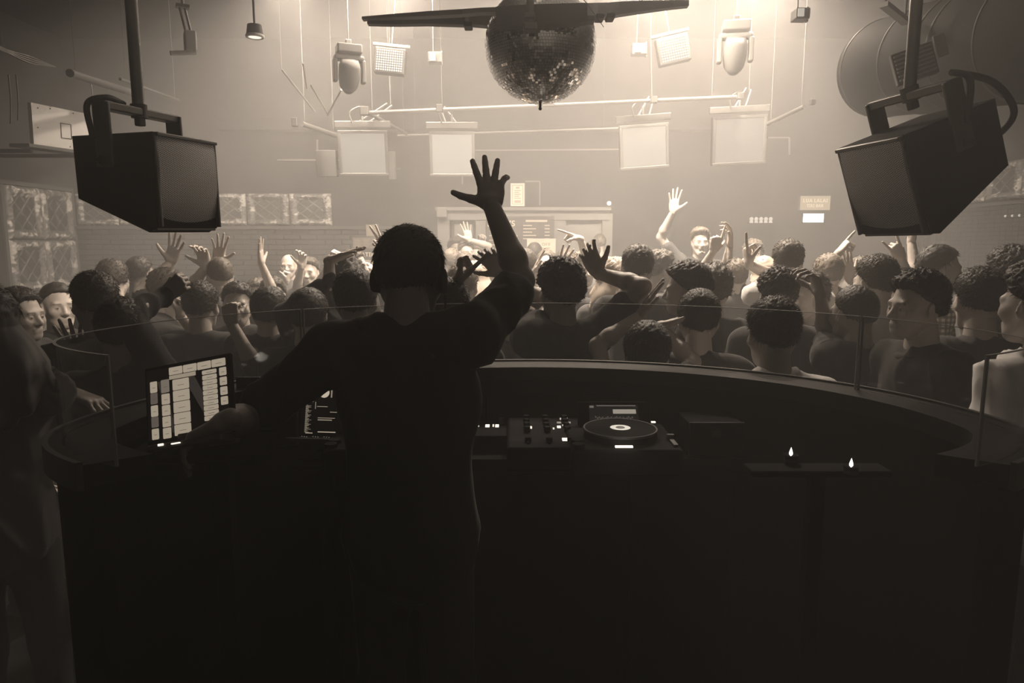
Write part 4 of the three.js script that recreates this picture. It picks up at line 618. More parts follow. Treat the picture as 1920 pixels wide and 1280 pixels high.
{ // lights on the right player
  const o = new THREE.Group(); o.name = 'button_lights'; const add = (list, h) => { for (const [px, py, w, hh, v] of list) { const p = onPlane(px, py, h); part('indicator_light', box(w * -p.z / F, 0.004, Math.max(0.003, hh * -p.z / F * 2.6), p.x - player1.position.x, h - DESK, p.z - player1.position.z), glow(v), player1); } };
  add([[1109, 790, 7, 3, 1.2], [1122, 790, 7, 3, 1.2], [1225, 791, 8, 2, 1.4], [1199, 772, 3, 3, 1], [1209, 772, 3, 3, 1], [1138, 808, 8, 2, 0.35], [1193, 808, 8, 2, 0.25], [1170, 837, 34, 2.5, 2.6]], DESK + 0.081);
  const p = onPlane(1170, 837, DESK + 0.1), l = new THREE.PointLight(new THREE.Color(1, 0.92, 0.8), 0.012); l.name = 'player_strip_light'; l.position.set(p.x, DESK + 0.11, p.z); l.castShadow = true; scene.add(l);
}
{
  const c = onPlane(1045, 805, DESK + 0.07), o = thing('mixer', 'black DJ mixer with rows of lit buttons', 'mixer', [c.x, DESK, c.z]);
  part('body', rbox(0.3, 0.065, 0.34, 0.01, 0, 0.0325, 0), MAT.black, o);
  for (let i = 0; i < 4; i++) for (let j = 0; j < 4; j++) part('knob', new THREE.CylinderGeometry(0.009, 0.01, 0.016, 14).translate(-0.09 + i * 0.06, 0.073, -0.13 + j * 0.045), MAT.black, o);
  for (let i = 0; i < 4; i++) part('fader', [box(0.006, 0.004, 0.07, -0.09 + i * 0.06, 0.067, 0.1), rbox(0.018, 0.012, 0.012, 0.002, -0.09 + i * 0.06, 0.072, 0.11)], MAT.black, o);
  const add = (list) => { for (const [px, py, w, hh, v, nm] of list) { const p = onPlane(px, py, DESK + 0.068); part(nm ?? 'indicator_light', box(w * -p.z / F, 0.004, Math.max(0.003, hh * -p.z / F * 2.6), p.x - o.position.x, 0.068, p.z - o.position.z), glow(v), o); } };
  add([[992, 801, 11, 3.5, 1.5], [1029, 803, 3, 2, 0.9], [1038, 803, 3, 2, 0.9], [1048, 800, 7, 3.5, 1.5], [1068, 800, 7, 3.5, 1.5], [1057, 785, 15, 2.5, 0.6], [1048, 792, 8, 1.5, 0.3], [1066, 792, 8, 1.5, 0.3], [1055, 797, 2, 1.5, 0.5], [1060, 797, 2, 1.5, 0.5], [1059, 823.5, 10, 5, 1.4], [1090, 784, 10, 1, 0.2], [1090, 791, 10, 1, 0.15]]);
  for (const [px, py] of [[1093, 818], [1093, 826]]) { const p = onPlane(px, py, DESK + 0.07); part('knob_light_ring', new THREE.TorusGeometry(0.0125, 0.0012, 6, 24, Math.PI).rotateX(-Math.PI / 2).rotateY(Math.PI).translate(p.x - o.position.x, 0.07, p.z - o.position.z), glow(1), o); }
}
{ const o = player2, add = (list) => { for (const [px, py, w, hh, v] of list) { const p = onPlane(px, py, DESK + 0.081); part('indicator_light', box(w * -p.z / F, 0.004, Math.max(0.003, hh * -p.z / F * 2.6), p.x - o.position.x, 0.081, p.z - o.position.z), glow(v), o); } };
  const e = thing('effects_unit', 'small black effects box with two bright pads beside the DJ', 'controller', [onPlane(910, 798, DESK + 0.05).x, DESK, onPlane(910, 798, DESK + 0.05).z]); part('body', rbox(0.15, 0.045, 0.2, 0.008, 0, 0.0225, 0), MAT.black, e); for (const [px, py, w, hh, v] of [[888, 794.5, 7, 2, 1.2], [896, 798.5, 5, 1.2, 0.7], [914, 798, 8, 6, 1.4], [925, 797.5, 3, 5, 1], [932, 798, 7, 6, 1.4], [885, 775, 3, 4, 1]]) { const p = onPlane(px, py, DESK + 0.047); part('indicator_light', box(w * -p.z / F, 0.004, Math.max(0.003, hh * -p.z / F * 2.2), p.x - e.position.x, 0.047, p.z - e.position.z), glow(v), e); } part('knob', new THREE.CylinderGeometry(0.008, 0.009, 0.018, 14).translate(0.05, 0.054, -0.05), MAT.darkSteel, e); }
{ // clear dust screen behind the decks and the dark panel at their right
  const o = solo('rear_panel', 'low dark upright panel behind the mixer and players', 'panel', rbox(0.46, 0.1, 0.012, 0.003, 0.14, DESK + 0.05, -2.315), MAT.black); const q = onPlane(1300, 780, DESK);
  const b = thing('equipment_case', 'dark square equipment case right of the media player', 'case', [0.6, DESK, -2.02]); part('body', rbox(0.16, 0.1, 0.14, 0.006, 0, 0.05, 0), MAT.black, b); part('corner_trim', [box(0.004, 0.1, 0.004, -0.08, 0.05, 0.07), box(0.16, 0.004, 0.004, 0, 0.1, 0.07)], MAT.darkSteel, b); part('latch', rbox(0.03, 0.02, 0.008, 0.002, 0, 0.07, 0.072), MAT.darkSteel, b);
}
const SHELF = 1.385;
{ const o = thing('side_shelf', 'narrow black shelf inside the right end of the counter', 'shelf'); part('board', rbox(0.3, 0.014, 0.06, 0.005, 0.66, SHELF - 0.0072, -1.43), MAT.black, o); part('bracket', box(0.03, SHELF - 0.164, 0.03, 0.66, (SHELF - 0.014 + 0.15) / 2, -1.43), MAT.black, o); }
[[1483, 846, 'left of two glowing tea lights on the side shelf'], [1596, 867, 'right of two glowing tea lights, nearest the counter end']].forEach(([px, py, label], i) => {
  const p = onPlane(px, py + 4, SHELF + 0.02), o = thing('tea_light', label, 'candle', [p.x, SHELF, p.z], 0, 'tea lights'); part('cup', new THREE.CylinderGeometry(0.016, 0.013, 0.018, 20, 1, true).translate(0, 0.009, 0), MAT.darkSteel, o); part('wax', new THREE.CylinderGeometry(0.015, 0.014, 0.008, 20).translate(0, 0.006, 0), MAT.dim, o);
  part('flame', new THREE.LatheGeometry([[0, 0], [0.0038, 0.004], [0.004, 0.008], [0.002, 0.015], [0, 0.021]].map(([a, b]) => new THREE.Vector2(a, b)), 12).translate(0, 0.014, 0), glow(2.2), o);
});
// tablet with a grid of pads, standing at the left end of the counter
{
  const tl = at(262, 700, 1.53), tr = at(412, 672, 1.50), bl = at(310, 825, 1.47), c = at(352, 748, 1.5), u = tr.clone().sub(tl), w = u.length(); u.normalize(); const v = tl.clone().sub(bl); v.addScaledVector(u, -v.dot(u)); const h = v.length() * 1.0; v.normalize(); const n = V().crossVectors(u, v);
  const o = thing('tablet', 'tablet screen with columns of pale pads left of the DJ', 'tablet', c.toArray()); o.quaternion.setFromRotationMatrix(new THREE.Matrix4().makeBasis(u, v, n));
  part('case', rbox(w + 0.016, h + 0.016, 0.012, 0.004, 0, 0, -0.008), MAT.black, o);
  const t = print(720, 600, (k, W, H) => {
    k.fillStyle = '#090808'; k.fillRect(0, 0, W, H); k.fillStyle = '#3b3735'; for (const p of [[[95, 110], [150, 110], [250, 560], [215, 560]], [[330, 110], [430, 110], [640, 560], [560, 560]]]) { k.beginPath(); p.forEach(([x, y], i) => (i ? k.lineTo(x, y) : k.moveTo(x, y))); k.fill(); }
    const pad = (x, y, w, h, c = '#c3b8a8') => { k.fillStyle = c; k.beginPath(); k.roundRect(x, y, w, h, 9); k.fill(); k.fillStyle = '#5a534c'; k.fillRect(x + w * 0.3, y + h * 0.55, w * 0.4, 3); };
    for (let i = 0; i < 4; i++) pad(205 + i * 128, 6, 124, 66); k.fillStyle = '#b4a999'; k.fillRect(205, 76, 240, 34);
    pad(28, 100, 66, 96); pad(28, 198, 66, 96, '#6f6862'); pad(28, 304, 66, 96); pad(28, 402, 66, 90, '#6f6862'); pad(28, 502, 66, 92);
    pad(128, 100, 76, 112, '#8b837a'); for (let i = 0; i < 4; i++) pad(128, 222 + i * 96, 76, 90); for (let i = 0; i < 5; i++) pad(232, 116 + i * 96, 150, 92);
    pad(500, 84, 130, 36); for (let i = 0; i < 9; i++) pad(500, 126 + i * 43, 130, 40); for (let i = 0; i < 4; i++) pad(652, 84 + i * 82, 64, 70);
  });
  part('screen', new THREE.PlaneGeometry(w, h).translate(0, 0, 0.001), new THREE.MeshStandardMaterial({ color: 0x050505, roughness: 0.3, emissive: new THREE.Color(1, 0.95, 0.88), emissiveMap: t, emissiveIntensity: 0.66 }), o);
  part('stand', [rbox(w * 0.9, 0.014, 0.05, 0.004, 0.01, -h / 2 - 0.02, 0.01), slab(V(0, -h / 2 - 0.02, -0.01), V(0, -h / 2 - 0.02 - 0.0, -0.1), 0.12, 0.012), slab(V(0, 0.02, -0.015), V(0, -h / 2 - 0.02, -0.1), 0.05, 0.008, V(0, 0, 1))], MAT.steel, o);
  part('keyboard_bar', [rbox(0.105, 0.012, 0.012, 0.003, 0.035, -h / 2 - 0.002, 0.012)], MAT.chrome, o);
  part('port_light', [rbox(0.013, 0.005, 0.004, 0.001, -0.045, -h / 2 - 0.016, 0.036), rbox(0.022, 0.003, 0.004, 0.001, -0.008, -h / 2 - 0.018, 0.036)], glow(1.3), o);
  const s = thing('tablet_shelf', 'small black shelf holding the tablet on the counter end', 'shelf'); const f = at(375, 838, 1.5); part('board', rbox(0.3, 0.02, 0.2, 0.006, f.x, f.y - 0.012, f.z - 0.04), MAT.black, s); part('post', box(0.04, f.y - 0.172, 0.04, f.x + 0.03, (f.y - 0.022 + 0.15) / 2, f.z - 0.04), MAT.black, s);
}
// laptop with music software, half hidden by the DJ, and its dark neighbour
{
  const a = at(572, 714, 2.06), b = at(772, 720, 2.06), c = at(578, 814, 2.02), o = thing('laptop', 'laptop showing music software, half hidden behind the DJ', 'laptop'), u = b.clone().sub(a), w = u.length(); u.normalize(); const v = a.clone().sub(c); v.addScaledVector(u, -v.dot(u)); const h = v.length(); v.normalize(); o.position.copy(a.clone().addScaledVector(u, w / 2).addScaledVector(v, -h / 2)); o.quaternion.setFromRotationMatrix(new THREE.Matrix4().makeBasis(u, v, V().crossVectors(u, v)));
  part('lid', rbox(w + 0.02, h + 0.02, 0.008, 0.003, 0, 0, -0.006), MAT.darkSteel, o);
  const t = print(600, 300, (k) => { k.fillStyle = '#060606'; k.fillRect(0, 0, 600, 300); k.fillStyle = '#d8cebd'; k.fillRect(10, 30, 40, 6); k.fillRect(14, 46, 60, 6); k.fillRect(80, 26, 30, 6); k.beginPath(); k.arc(112, 62, 30, 0, 7); k.fill(); k.fillStyle = '#a0978a'; k.fillRect(150, 40, 8, 50); k.fillRect(90, 4, 20, 5); k.fillRect(146, 6, 20, 5); k.fillRect(20, 112, 36, 5); for (let i = 0; i < 40; i++) k.fillRect(14, 130 + i * 4, 10 + 26 * Math.abs(Math.sin(i * 0.5) * Math.cos(i * 1.7)), 2.4); k.fillRect(66, 116, 4, 40); k.fillRect(76, 140, 60, 4); k.fillRect(150, 170, 40, 4); k.fillRect(84, 204, 96, 4); k.fillRect(84, 214, 80, 6); k.fillStyle = '#cfc5b4'; k.fillRect(88, 282, 100, 5); k.fillRect(20, 290, 40, 4); });
  part('screen', new THREE.PlaneGeometry(w, h).translate(0, 0, 0.001), new THREE.MeshStandardMaterial({ color: 0x050505, roughness: 0.3, emissive: new THREE.Color(1, 0.95, 0.86), emissiveMap: t, emissiveIntensity: 0.8 }), o);
  part('keyboard_base', rbox(w + 0.02, 0.012, 0.16, 0.004, 0, -h / 2 - 0.012, 0.076).rotateX(0), MAT.darkSteel, o); for (let i = 0; i < 9; i++) part('key_light', box(0.002, 0.001, 0.002, -w / 2 + 0.01 + i * 0.011, -h / 2 - 0.0052, 0.03 + (i % 3) * 0.014), glow(0.35), o);
  const s = thing('laptop_stand', 'black folding stand under the laptop', 'stand'), bp = o.position.clone().addScaledVector(v, -h / 2 - 0.02); part('tray', rbox(0.3, 0.012, 0.2, 0.004, bp.x, bp.y - 0.03, bp.z + 0.04), MAT.black, s); part('leg', [box(0.02, Math.max(0.02, bp.y - 0.036 - DESK), 0.02, bp.x - 0.1, (bp.y - 0.036 + DESK) / 2, bp.z + 0.0), box(0.02, Math.max(0.02, bp.y - 0.036 - DESK), 0.02, bp.x + 0.1, (bp.y - 0.036 + DESK) / 2, bp.z + 0.0)], MAT.black, s);
}
{ const a = at(440, 706, 1.95), b = at(554, 712, 1.95), c = at(556, 840, 1.92), o = thing('dark_monitor', 'switched off dark screen left of the laptop', 'screen'), w = b.x - a.x, h = b.y - c.y; o.position.set((a.x + b.x) / 2, (a.y + c.y) / 2, -1.95); o.rotation.x = -0.12; part('panel', rbox(w, h, 0.012, 0.004), MAT.blackGloss, o); part('frame', [box(w, 0.004, 0.014, 0, h / 2, 0), box(0.005, h, 0.014, w / 2, 0, 0)], MAT.darkSteel, o); part('foot', [rbox(w * 0.6, 0.01, 0.12, 0.004, 0, -h / 2 - 0.004, -0.05)], MAT.black, o); }
// ---------------------------------------------------------------- the DJ

const DJ = person({ head: [769, 526, 1.8], neck: [0.125, 0.06], yaw: 178, look: 172, tilt: -10, hair: 'neat', hairTone: 0.012, skin: 'tan', shirt: 0.012, base: 0.15, wide: 1.13, armThick: 1.0, fine: true, label: 'DJ in dark T-shirt seen from behind with right hand raised', handScale: 1.0, sleeve: 0.75,
  arms: [{ k: 'R', w: [922, 386], e: [978, 526], exact: [1, 1], t: [916, 300], fz: -0.75, p: 'a', pose: 'wide' }, { k: 'L', w: [428, 788, -0.34], e: [505, 752, -0.1], t: [378, 812], fz: -0.2, p: 'd', pose: 'relaxed' }] });
{ // headphones worn by the DJ
  const o = thing('headphones', 'black headphones worn by the DJ', 'headphones', [DJ.g0.x, 0.15, DJ.g0.z]); const M = DJ.hm, T = (v) => v.applyMatrix4(M);
  const pts = []; for (let i = 0; i <= 16; i++) { const a = i / 16 * Math.PI; pts.push(T(V(Math.cos(a) * 0.09, 0.01 + Math.sin(a) * 0.124, -0.02))); } part('headband', tube(pts, 0.008, 32, 8), MAT.black, o);
  for (const s of [-1, 1]) { const g = new THREE.CylinderGeometry(0.032, 0.03, 0.016, 24).rotateZ(Math.PI / 2); g.applyMatrix4(new THREE.Matrix4().makeTranslation(s * 0.088, -0.002, -0.012)); g.applyMatrix4(M); const c = part('ear_cup', g, MAT.black, o); const p = new THREE.TorusGeometry(0.025, 0.008, 8, 24).rotateY(Math.PI / 2).translate(s * 0.08, -0.002, -0.012).applyMatrix4(M); part('cushion', p, MAT.cable, c); }
  part('cord', tube([T(V(-0.1, -0.04, -0.02)), T(V(-0.104, -0.1, -0.03)), T(V(-0.1, -0.15, -0.05)), T(V(-0.09, -0.2, -0.09))], 0.003, 20, 6), MAT.cable, o);
}
// ---------------------------------------------------------------- the crowd
const checkTex = print(64, 64, (k) => { k.fillStyle = '#e6ddcc'; k.fillRect(0, 0, 64, 64); k.fillStyle = 'rgba(60,55,52,0.55)'; k.fillRect(0, 0, 30, 64); k.fillRect(0, 0, 64, 30); }); checkTex.wrapS = checkTex.wrapT = THREE.RepeatWrapping; checkTex.repeat.set(36, 36);
const checkMat = new THREE.MeshStandardMaterial({ map: checkTex, roughness: 0.9 });
const CROWD = [
  // far left
  { head: [-24, 612, 2.4], yaw: 195, hair: 'long', hairTone: 0.012, skin: 'tan', shirt: 0.04, trousers: 0.006, fold: 1.6, sleeve: 0.95, label: 'long dark haired person at the lower left edge beside the counter', arms: [{ k: 'R', w: [108, 736, 0.05], e: [50, 745, 0], t: [150, 750], p: 'd', pose: 'relaxed' }] },
  { head: [40, 594, 3.4], yaw: 80, hair: 'crop', hairTone: 0.015, skin: 'mid', shirt: 0.02, label: 'man in profile in black shirt beside the lit woman' },
  { head: [110, 576, 3.9], yaw: 35, look: 50, hair: 'tied', hairTone: 0.02, skin: 'fair', shirt: 0.015, strapless: true, top: 'strapless_top', sleeve: 0, label: 'woman with lit face and bare shoulders by the tin panels', arms: [] },
  { head: [178, 572, 2.75], yaw: -135, hair: 'crop', hairTone: 0.02, skin: 'mid', shirt: 0.02, label: 'short haired man with a rim-lit ear, hand spread before the woman', arms: [{ k: 'R', w: [154, 678, -0.05], e: [166, 735, 0], t: [132, 632], p: 'a', pose: 'open' }] },
  { head: [212, 530, 4.0], yaw: -150, tilt: -10, hair: 'crop', hairTone: 0.05, skin: 'fair', shirt: 0.03, label: 'man with pale lit neck turned away near the left wall' },
  { head: [264, 515, 5.3], yaw: 160, hair: 'neat', hairTone: 0.03, skin: 'tan', shirt: 0.04, label: 'dim hazy figure by the brick courses behind the lit neck man' },
  { head: [232, 625, 2.6], yaw: 190, hair: 'neat', hairTone: 0.01, skin: 'tan', shirt: 0.015, sleeve: 1.9, label: 'dark figure behind the left glass, arm reaching up right', arms: [{ k: 'R', w: [312, 553, 0.2], e: [268, 620, 0], t: [336, 532], p: 'a', pose: 'fist' }] },
  { head: [318, 546, 3.9], yaw: 95, tilt: 14, hair: 'crop', hairTone: 0.06, skin: 'mid', shirt: 0.03, label: 'man with head tipped back, open hand high against the brick courses', arms: [{ k: 'L', w: [320, 492, 0.05], e: [282, 548, 0], t: [334, 440], p: 'c', pose: 'open', sleeve: 0.9 }, { k: 'R', w: [338, 592, -0.2], e: [300, 640, -0.1], t: [350, 562], p: 'l', pose: 'fist' }] },
  { head: [378, 578, 3.4], yaw: 185, hair: 'crop', hairTone: 0.02, skin: 'mid', shirt: 0.025, label: 'back of a wavy dark head beneath the pale bald head' },
  { head: [412, 520, 4.3], yaw: 215, hair: 'buzz', hairTone: 0.10, skin: 'fair', shirt: 0.12, label: 'pale close-cropped head with both hands held up together', arms: [{ k: 'L', w: [386, 500, -0.05], e: [362, 560, 0], t: [378, 466], p: 'c', pose: 'claw' }, { k: 'R', w: [408, 492, 0.1], e: [440, 560, 0.1], t: [414, 452], p: 'c', pose: 'open' }] },
  { head: [446, 574, 3.6], yaw: 15, hair: 'crop', hairTone: 0.015, skin: 'mid', shirt: 0.02, label: 'man facing the booth, face half hidden by a raised fist' },
  { head: [484, 556, 5.4], yaw: 20, hair: 'crop', hairTone: 0.08, skin: 'fair', shirt: 0.10, label: 'small lit face between the raised fist and the bright forearm' },
  { head: [506, 588, 3.2], yaw: 185, hair: 'neat', hairTone: 0.015, skin: 'mid', shirt: 0.02, sleeve: 1.9, label: 'dark head with sleeved forearm stretched right towards the DJ', arms: [{ k: 'R', w: [606, 532, -0.15], e: [520, 612, -0.2], t: [668, 528], p: 'd', pose: 'claw' }, { k: 'L', w: [434, 606, -0.3], e: [500, 730, -0.25], t: [430, 570], p: 'a', pose: 'fist', sleeve: 1.3 }] },
  { head: [512, 556, 4.7], yaw: 10, hair: 'crop', hairTone: 0.05, skin: 'fair', shirt: 0.06, label: 'person with one bright bare forearm and spread fingers at centre left', arms: [{ k: 'R', w: [490, 494, -0.1], e: [514, 552, -0.05], t: [486, 440], p: 'r', pose: 'open', sleeve: 0.3 }] },
  { head: [541, 500, 7.2], yaw: 5, hair: 'bald', skin: 'fair', shirt: 0.14, label: 'bald man with a fist at his mouth near the back wall', arms: [{ k: 'R', w: [538, 528, -0.28], e: [515, 550, -0.2], t: [542, 514], p: 'l', pose: 'fist' }] },
  { head: [580, 596, 2.95], yaw: 180, hair: 'neat', hairTone: 0.012, skin: 'fair', shirt: 0.018, sleeve: 1.55, label: 'dark figure left of the DJ, sleeved arm up with flat hand', arms: [{ k: 'R', w: [614, 458, 0.25], e: [560, 545, 0.2], t: [668, 434], p: 'd', pose: 'flat' }] },
  { head: [580, 512, 6.2], yaw: 0, hair: 'crop', hairTone: 0.05, shirt: 0.05, label: 'person behind the sleeved arm with four fingertips showing', arms: [{ k: 'L', w: [566, 500, -0.2], e: [560, 530, -0.1], t: [568, 470], p: 'c', pose: 'claw' }] },
  { head: [664, 500, 5.6], yaw: 85, hair: 'neat', hairTone: 0.06, skin: 'fair', shirt: 0.1, label: 'profile face with clasped hands raised in front, left of the ATIK poster', arms: [{ k: 'R', w: [618, 492, -0.1], e: [600, 530, 0], t: [626, 470], p: 'r', pose: 'fist' }, { k: 'L', w: [640, 492, 0.1], e: [660, 530, 0.1], t: [626, 472], p: 'l', pose: 'fist' }] },
  { head: [652, 530, 3.55], yaw: 190, hair: 'wavy', hairTone: 0.03, skin: 'mid', shirt: 0.03, label: 'wavy haired head left of the DJ with fingers pointed up', arms: [{ k: 'L', w: [646, 522, 0.3], e: [616, 560, 0.1], t: [666, 478], p: 'l', pose: 'flat', sleeve: 1.6 }] },
  { head: [668, 566, 2.75], yaw: 185, hair: 'neat', hairTone: 0.01, skin: 'mid', shirt: 0.015, label: 'glossy dark head directly beside the DJ shoulder' },
  { head: [742, 505, 5.0], yaw: 0, hair: 'crop', hairTone: 0.04, shirt: 0.08, label: 'person hidden behind the DJ head, two fingers showing at its left', arms: [{ k: 'R', w: [722, 472, -0.1], e: [740, 520, 0], t: [700, 440], p: 'c', pose: 'peace' }] },
  { head: [716, 540, 5.8], yaw: 20, hair: 'neat', hairTone: 0.05, shirt: 0.2, label: 'person with curled bright hand before the ATIK poster', arms: [{ k: 'R', w: [704, 508, -0.1], e: [720, 535, 0], t: [690, 494], p: 'l', pose: 'relaxed' }] },
  // seen through the doorway and between the DJ's head and arm
  { head: [856, 468, 8.6], yaw: 10, hair: 'afro', hairTone: 0.06, skin: 'mid', shirt: 0.4, label: 'big haired person in pale top before the dark door leaf' },
  { head: [874, 474, 8.2], yaw: 30, hair: 'crop', hairTone: 0.1, skin: 'fair', shirt: 0.2, label: 'person before the dark door with one bright hand up', arms: [{ k: 'L', w: [880, 450, -0.1], e: [893, 468, 0], t: [876, 434], p: 'c', pose: 'open' }] },
  { head: [893, 480, 8.4], yaw: 0, hair: 'neat', hairTone: 0.12, skin: 'fair', shirt: 0.3, label: 'smaller figure at the right jamb of the dark door, fist up', arms: [{ k: 'L', w: [902, 456, 0], e: [896, 475, 0], t: [906, 444], p: 'c', pose: 'fist' }] },
  { head: [848, 492, 6.9], yaw: 170, hair: 'neat', hairTone: 0.12, shirt: 0.1, label: 'pale hazy head nearest the left door post' },
  { head: [872, 502, 6.2], yaw: 185, hair: 'neat', hairTone: 0.08, shirt: 0.1, label: 'hazy round head above the blonde woman' },
  { head: [892, 524, 4.6], yaw: 180, hair: 'long', hairTone: 0.32, skin: 'fair', shirt: 0.1, label: 'blonde woman with long straight hair right of the DJ head' },
  { head: [868, 540, 4.0], yaw: 175, hair: 'crop', hairTone: 0.2, skin: 'fair', shirt: 0.1, label: 'light brown cropped head below the blonde woman' },
  { head: [925, 512, 5.2], yaw: 190, hair: 'neat', hairTone: 0.06, shirt: 0.5, label: 'person in pale top right of the blonde woman' },
  { head: [838, 590, 2.6], yaw: 178, hair: 'crop', hairTone: 0.015, skin: 'mid', shirt: 0.02, label: 'person hidden behind the DJ neck, dark fist pointing right', arms: [{ k: 'R', w: [852, 532, 0.0], e: [866, 600, 0], t: [900, 492], p: 'l', pose: 'point' }] },
  { head: [1002, 478, 7.4], yaw: 180, hair: 'buzz', hairTone: 0.03, skin: 'dark', shirt: 0.1, label: 'dark round head in front of the pale offer poster' },
  { head: [1024, 494, 6.8], yaw: 5, hair: 'neat', hairTone: 0.1, skin: 'fair', shirt: 0.25, label: 'hazy face just right of the poster head' },
  { head: [1060, 494, 6.6], yaw: 180, hair: 'neat', hairTone: 0.08, skin: 'mid', shirt: 0.12, label: 'hazy head between the poster and the pale door' },
  { head: [986, 500, 4.6], yaw: 160, hair: 'buzz', hairTone: 0.05, skin: 'fair', shirt: 0.4, label: 'head edge behind the DJ forearm with raised thumb', arms: [{ k: 'L', w: [1000, 515, -0.1], e: [1010, 560, 0], t: [1010, 488], p: 'r', pose: 'flat' }] },
  { head: [1124, 458, 9.0], yaw: 180, hair: 'buzz', hairTone: 0.1, shirt: 0.2, label: 'faint head before the paler door leaf' },
  { head: [1110, 476, 7.6], yaw: 180, hair: 'neat', hairTone: 0.05, skin: 'tan', shirt: 0.1, label: 'hazy dark crown above the raised fist right of the curly head' },
  { head: [1096, 508, 5.4], yaw: 10, hair: 'curly', hairTone: 0.15, skin: 'fair', shirt: 0.12, label: 'curly fair haired person with bright arm pointing left', arms: [{ k: 'R', w: [1088, 448, -0.1], e: [1110, 505, 0], t: [1055, 433], p: 'd', pose: 'point', sleeve: 0.3 }] },
  { head: [1050, 552, 2.75], yaw: 200, hair: 'curly', hairTone: 0.015, skin: 'tan', shirt: 0.02, label: 'big curly dark head right of the DJ, both arms up', arms: [{ k: 'L', w: [944, 512, 0.1], e: [1030, 615, 0.05], t: [912, 478], p: 'c', pose: 'claw', sleeve: 0.5 }, { k: 'R', w: [1121, 512, 0.15], e: [1150, 590, 0], t: [1104, 476], p: 'c', pose: 'claw' }] },
  { head: [1062, 520, 4.4], yaw: 180, hair: 'crop', hairTone: 0.04, shirt: 0.05, label: 'person hidden behind the curly head, four fingertips above it', arms: [{ k: 'L', w: [1046, 512, -0.1], e: [1050, 550, 0], t: [1060, 484], p: 'c', pose: 'open' }] },
  { head: [968, 588, 3.3], yaw: 60, hair: 'neat', hairTone: 0.02, skin: 'fair', shirt: 0.12, fold: 2, label: 'face glimpsed under the DJ elbow in ribbed shirt' },
  { head: [1150, 526, 4.3], yaw: 185, hair: 'wavy', hairTone: 0.38, skin: 'fair', shirt: 0.1, label: 'blonde wavy haired head between the raised fist and cropped man' },
  // right of centre
  { head: [1196, 506, 3.6], yaw: 172, hair: 'crop', hairTone: 0.05, skin: 'mid', shirt: 0.02, collar: 0.016, label: 'tall man with cropped tufted hair and dark jacket seen from behind', arms: [{ k: 'L', w: [1168, 552, 0.1], e: [1152, 640, 0], t: [1166, 516], p: 'r', pose: 'flat' }] },
  { head: [1240, 510, 4.9], yaw: 100, hair: 'curly', hairTone: 0.06, skin: 'tan', shirt: 0.06, label: 'man in profile between the tall cropped man and the round curly head' },
  { head: [1284, 548, 2.95], yaw: -110, hair: 'afro', hairTone: 0.02, skin: 'tan', shirt: 0.03, headScale: 0.93, label: 'man with round curly hair in profile facing left' },
  { head: [1336, 548, 3.45], yaw: 170, hair: 'curly', hairTone: 0.06, skin: 'fair', shirt: 0.05, label: 'wavy lit head just below the shouting man' },
  { head: [1310, 602, 2.65], yaw: 168, hair: 'neat', hairTone: 0.02, skin: 'fair', shirt: 0.06, label: 'neat straight haired head near the glass with lit shirt shoulder' },
  { head: [1212, 668, 2.55], yaw: 175, hair: 'neat', hairTone: 0.008, skin: 'mid', shirt: 0.02, label: 'low dark head at the counter edge with palms pressed up', arms: [{ k: 'L', w: [1200, 592, 0.2], e: [1160, 660, 0.1], t: [1226, 545], p: 'r', pose: 'flat', sleeve: 0.2 }, { k: 'R', w: [1236, 612, 0.3], e: [1280, 690, 0.1], t: [1272, 600], p: 'l', pose: 'flat' }] },
  { head: [1312, 455, 6.8], yaw: 0, hair: 'quiff', hairTone: 0.14, skin: 'fair', shirt: 0.06, face: 'shout', label: 'shouting young man in dark T-shirt with splayed hand high', arms: [{ k: 'R', w: [1262, 397, -0.1], e: [1256, 445, 0], t: [1266, 362], p: 'c', pose: 'open' }] },
  { head: [1376, 522, 4.9], yaw: 180, hair: 'neat', hairTone: 0.16, skin: 'fair', shirt: 0.1, label: 'light haired head below two lit hands right of the shouting man', arms: [{ k: 'L', w: [1338, 470, 0], e: [1334, 515, 0], t: [1348, 432], p: 'a', pose: 'point' }, { k: 'R', w: [1368, 462, 0.05], e: [1364, 510, 0], t: [1370, 426], p: 'l', pose: 'relaxed' }] },
  { head: [1412, 478, 7.0], yaw: -15, hair: 'curly', hairTone: 0.12, skin: 'fair', shirt: 0.08, label: 'curly haired face looking out beside a raised finger' },
  { head: [1430, 516, 5.1], yaw: 182, hair: 'bob', hairTone: 0.4, skin: 'fair', shirt: 0.3, label: 'blonde bobbed head left of the white T-shirt man', arms: [{ k: 'L', w: [1392, 522, -0.2], e: [1368, 570, -0.2], t: [1386, 494], p: 'r', pose: 'claw', sleeve: 0.2 }] },
  { head: [1477, 494, 3.9], yaw: 165, hair: 'crop', hairTone: 0.07, skin: 'fair', shirt: 0.6, fold: 1.8, label: 'man in white T-shirt seen from behind with one finger up', arms: [{ k: 'L', w: [1404, 496, 0.1], e: [1430, 545, 0.05], t: [1396, 456], p: 'r', pose: 'point' }] },
  { head: [1456, 556, 3.1], yaw: 180, hair: 'curly', hairTone: 0.025, skin: 'tan', shirt: 0.04, headScale: 0.92, label: 'small curly head directly above the grey T-shirt man' },
  { head: [1448, 632, 2.5], yaw: 178, hair: 'crop', hairTone: 0.012, skin: 'mid', shirt: 0.8, fold: 2, collar: 0.012, label: 'near man with tapered haircut in grey T-shirt behind the glass' },
  { head: [1514, 562, 3.3], yaw: -80, hair: 'quiff', hairTone: 0.05, skin: 'fair', shirt: 0.06, label: 'man in profile facing left with lit forehead' },
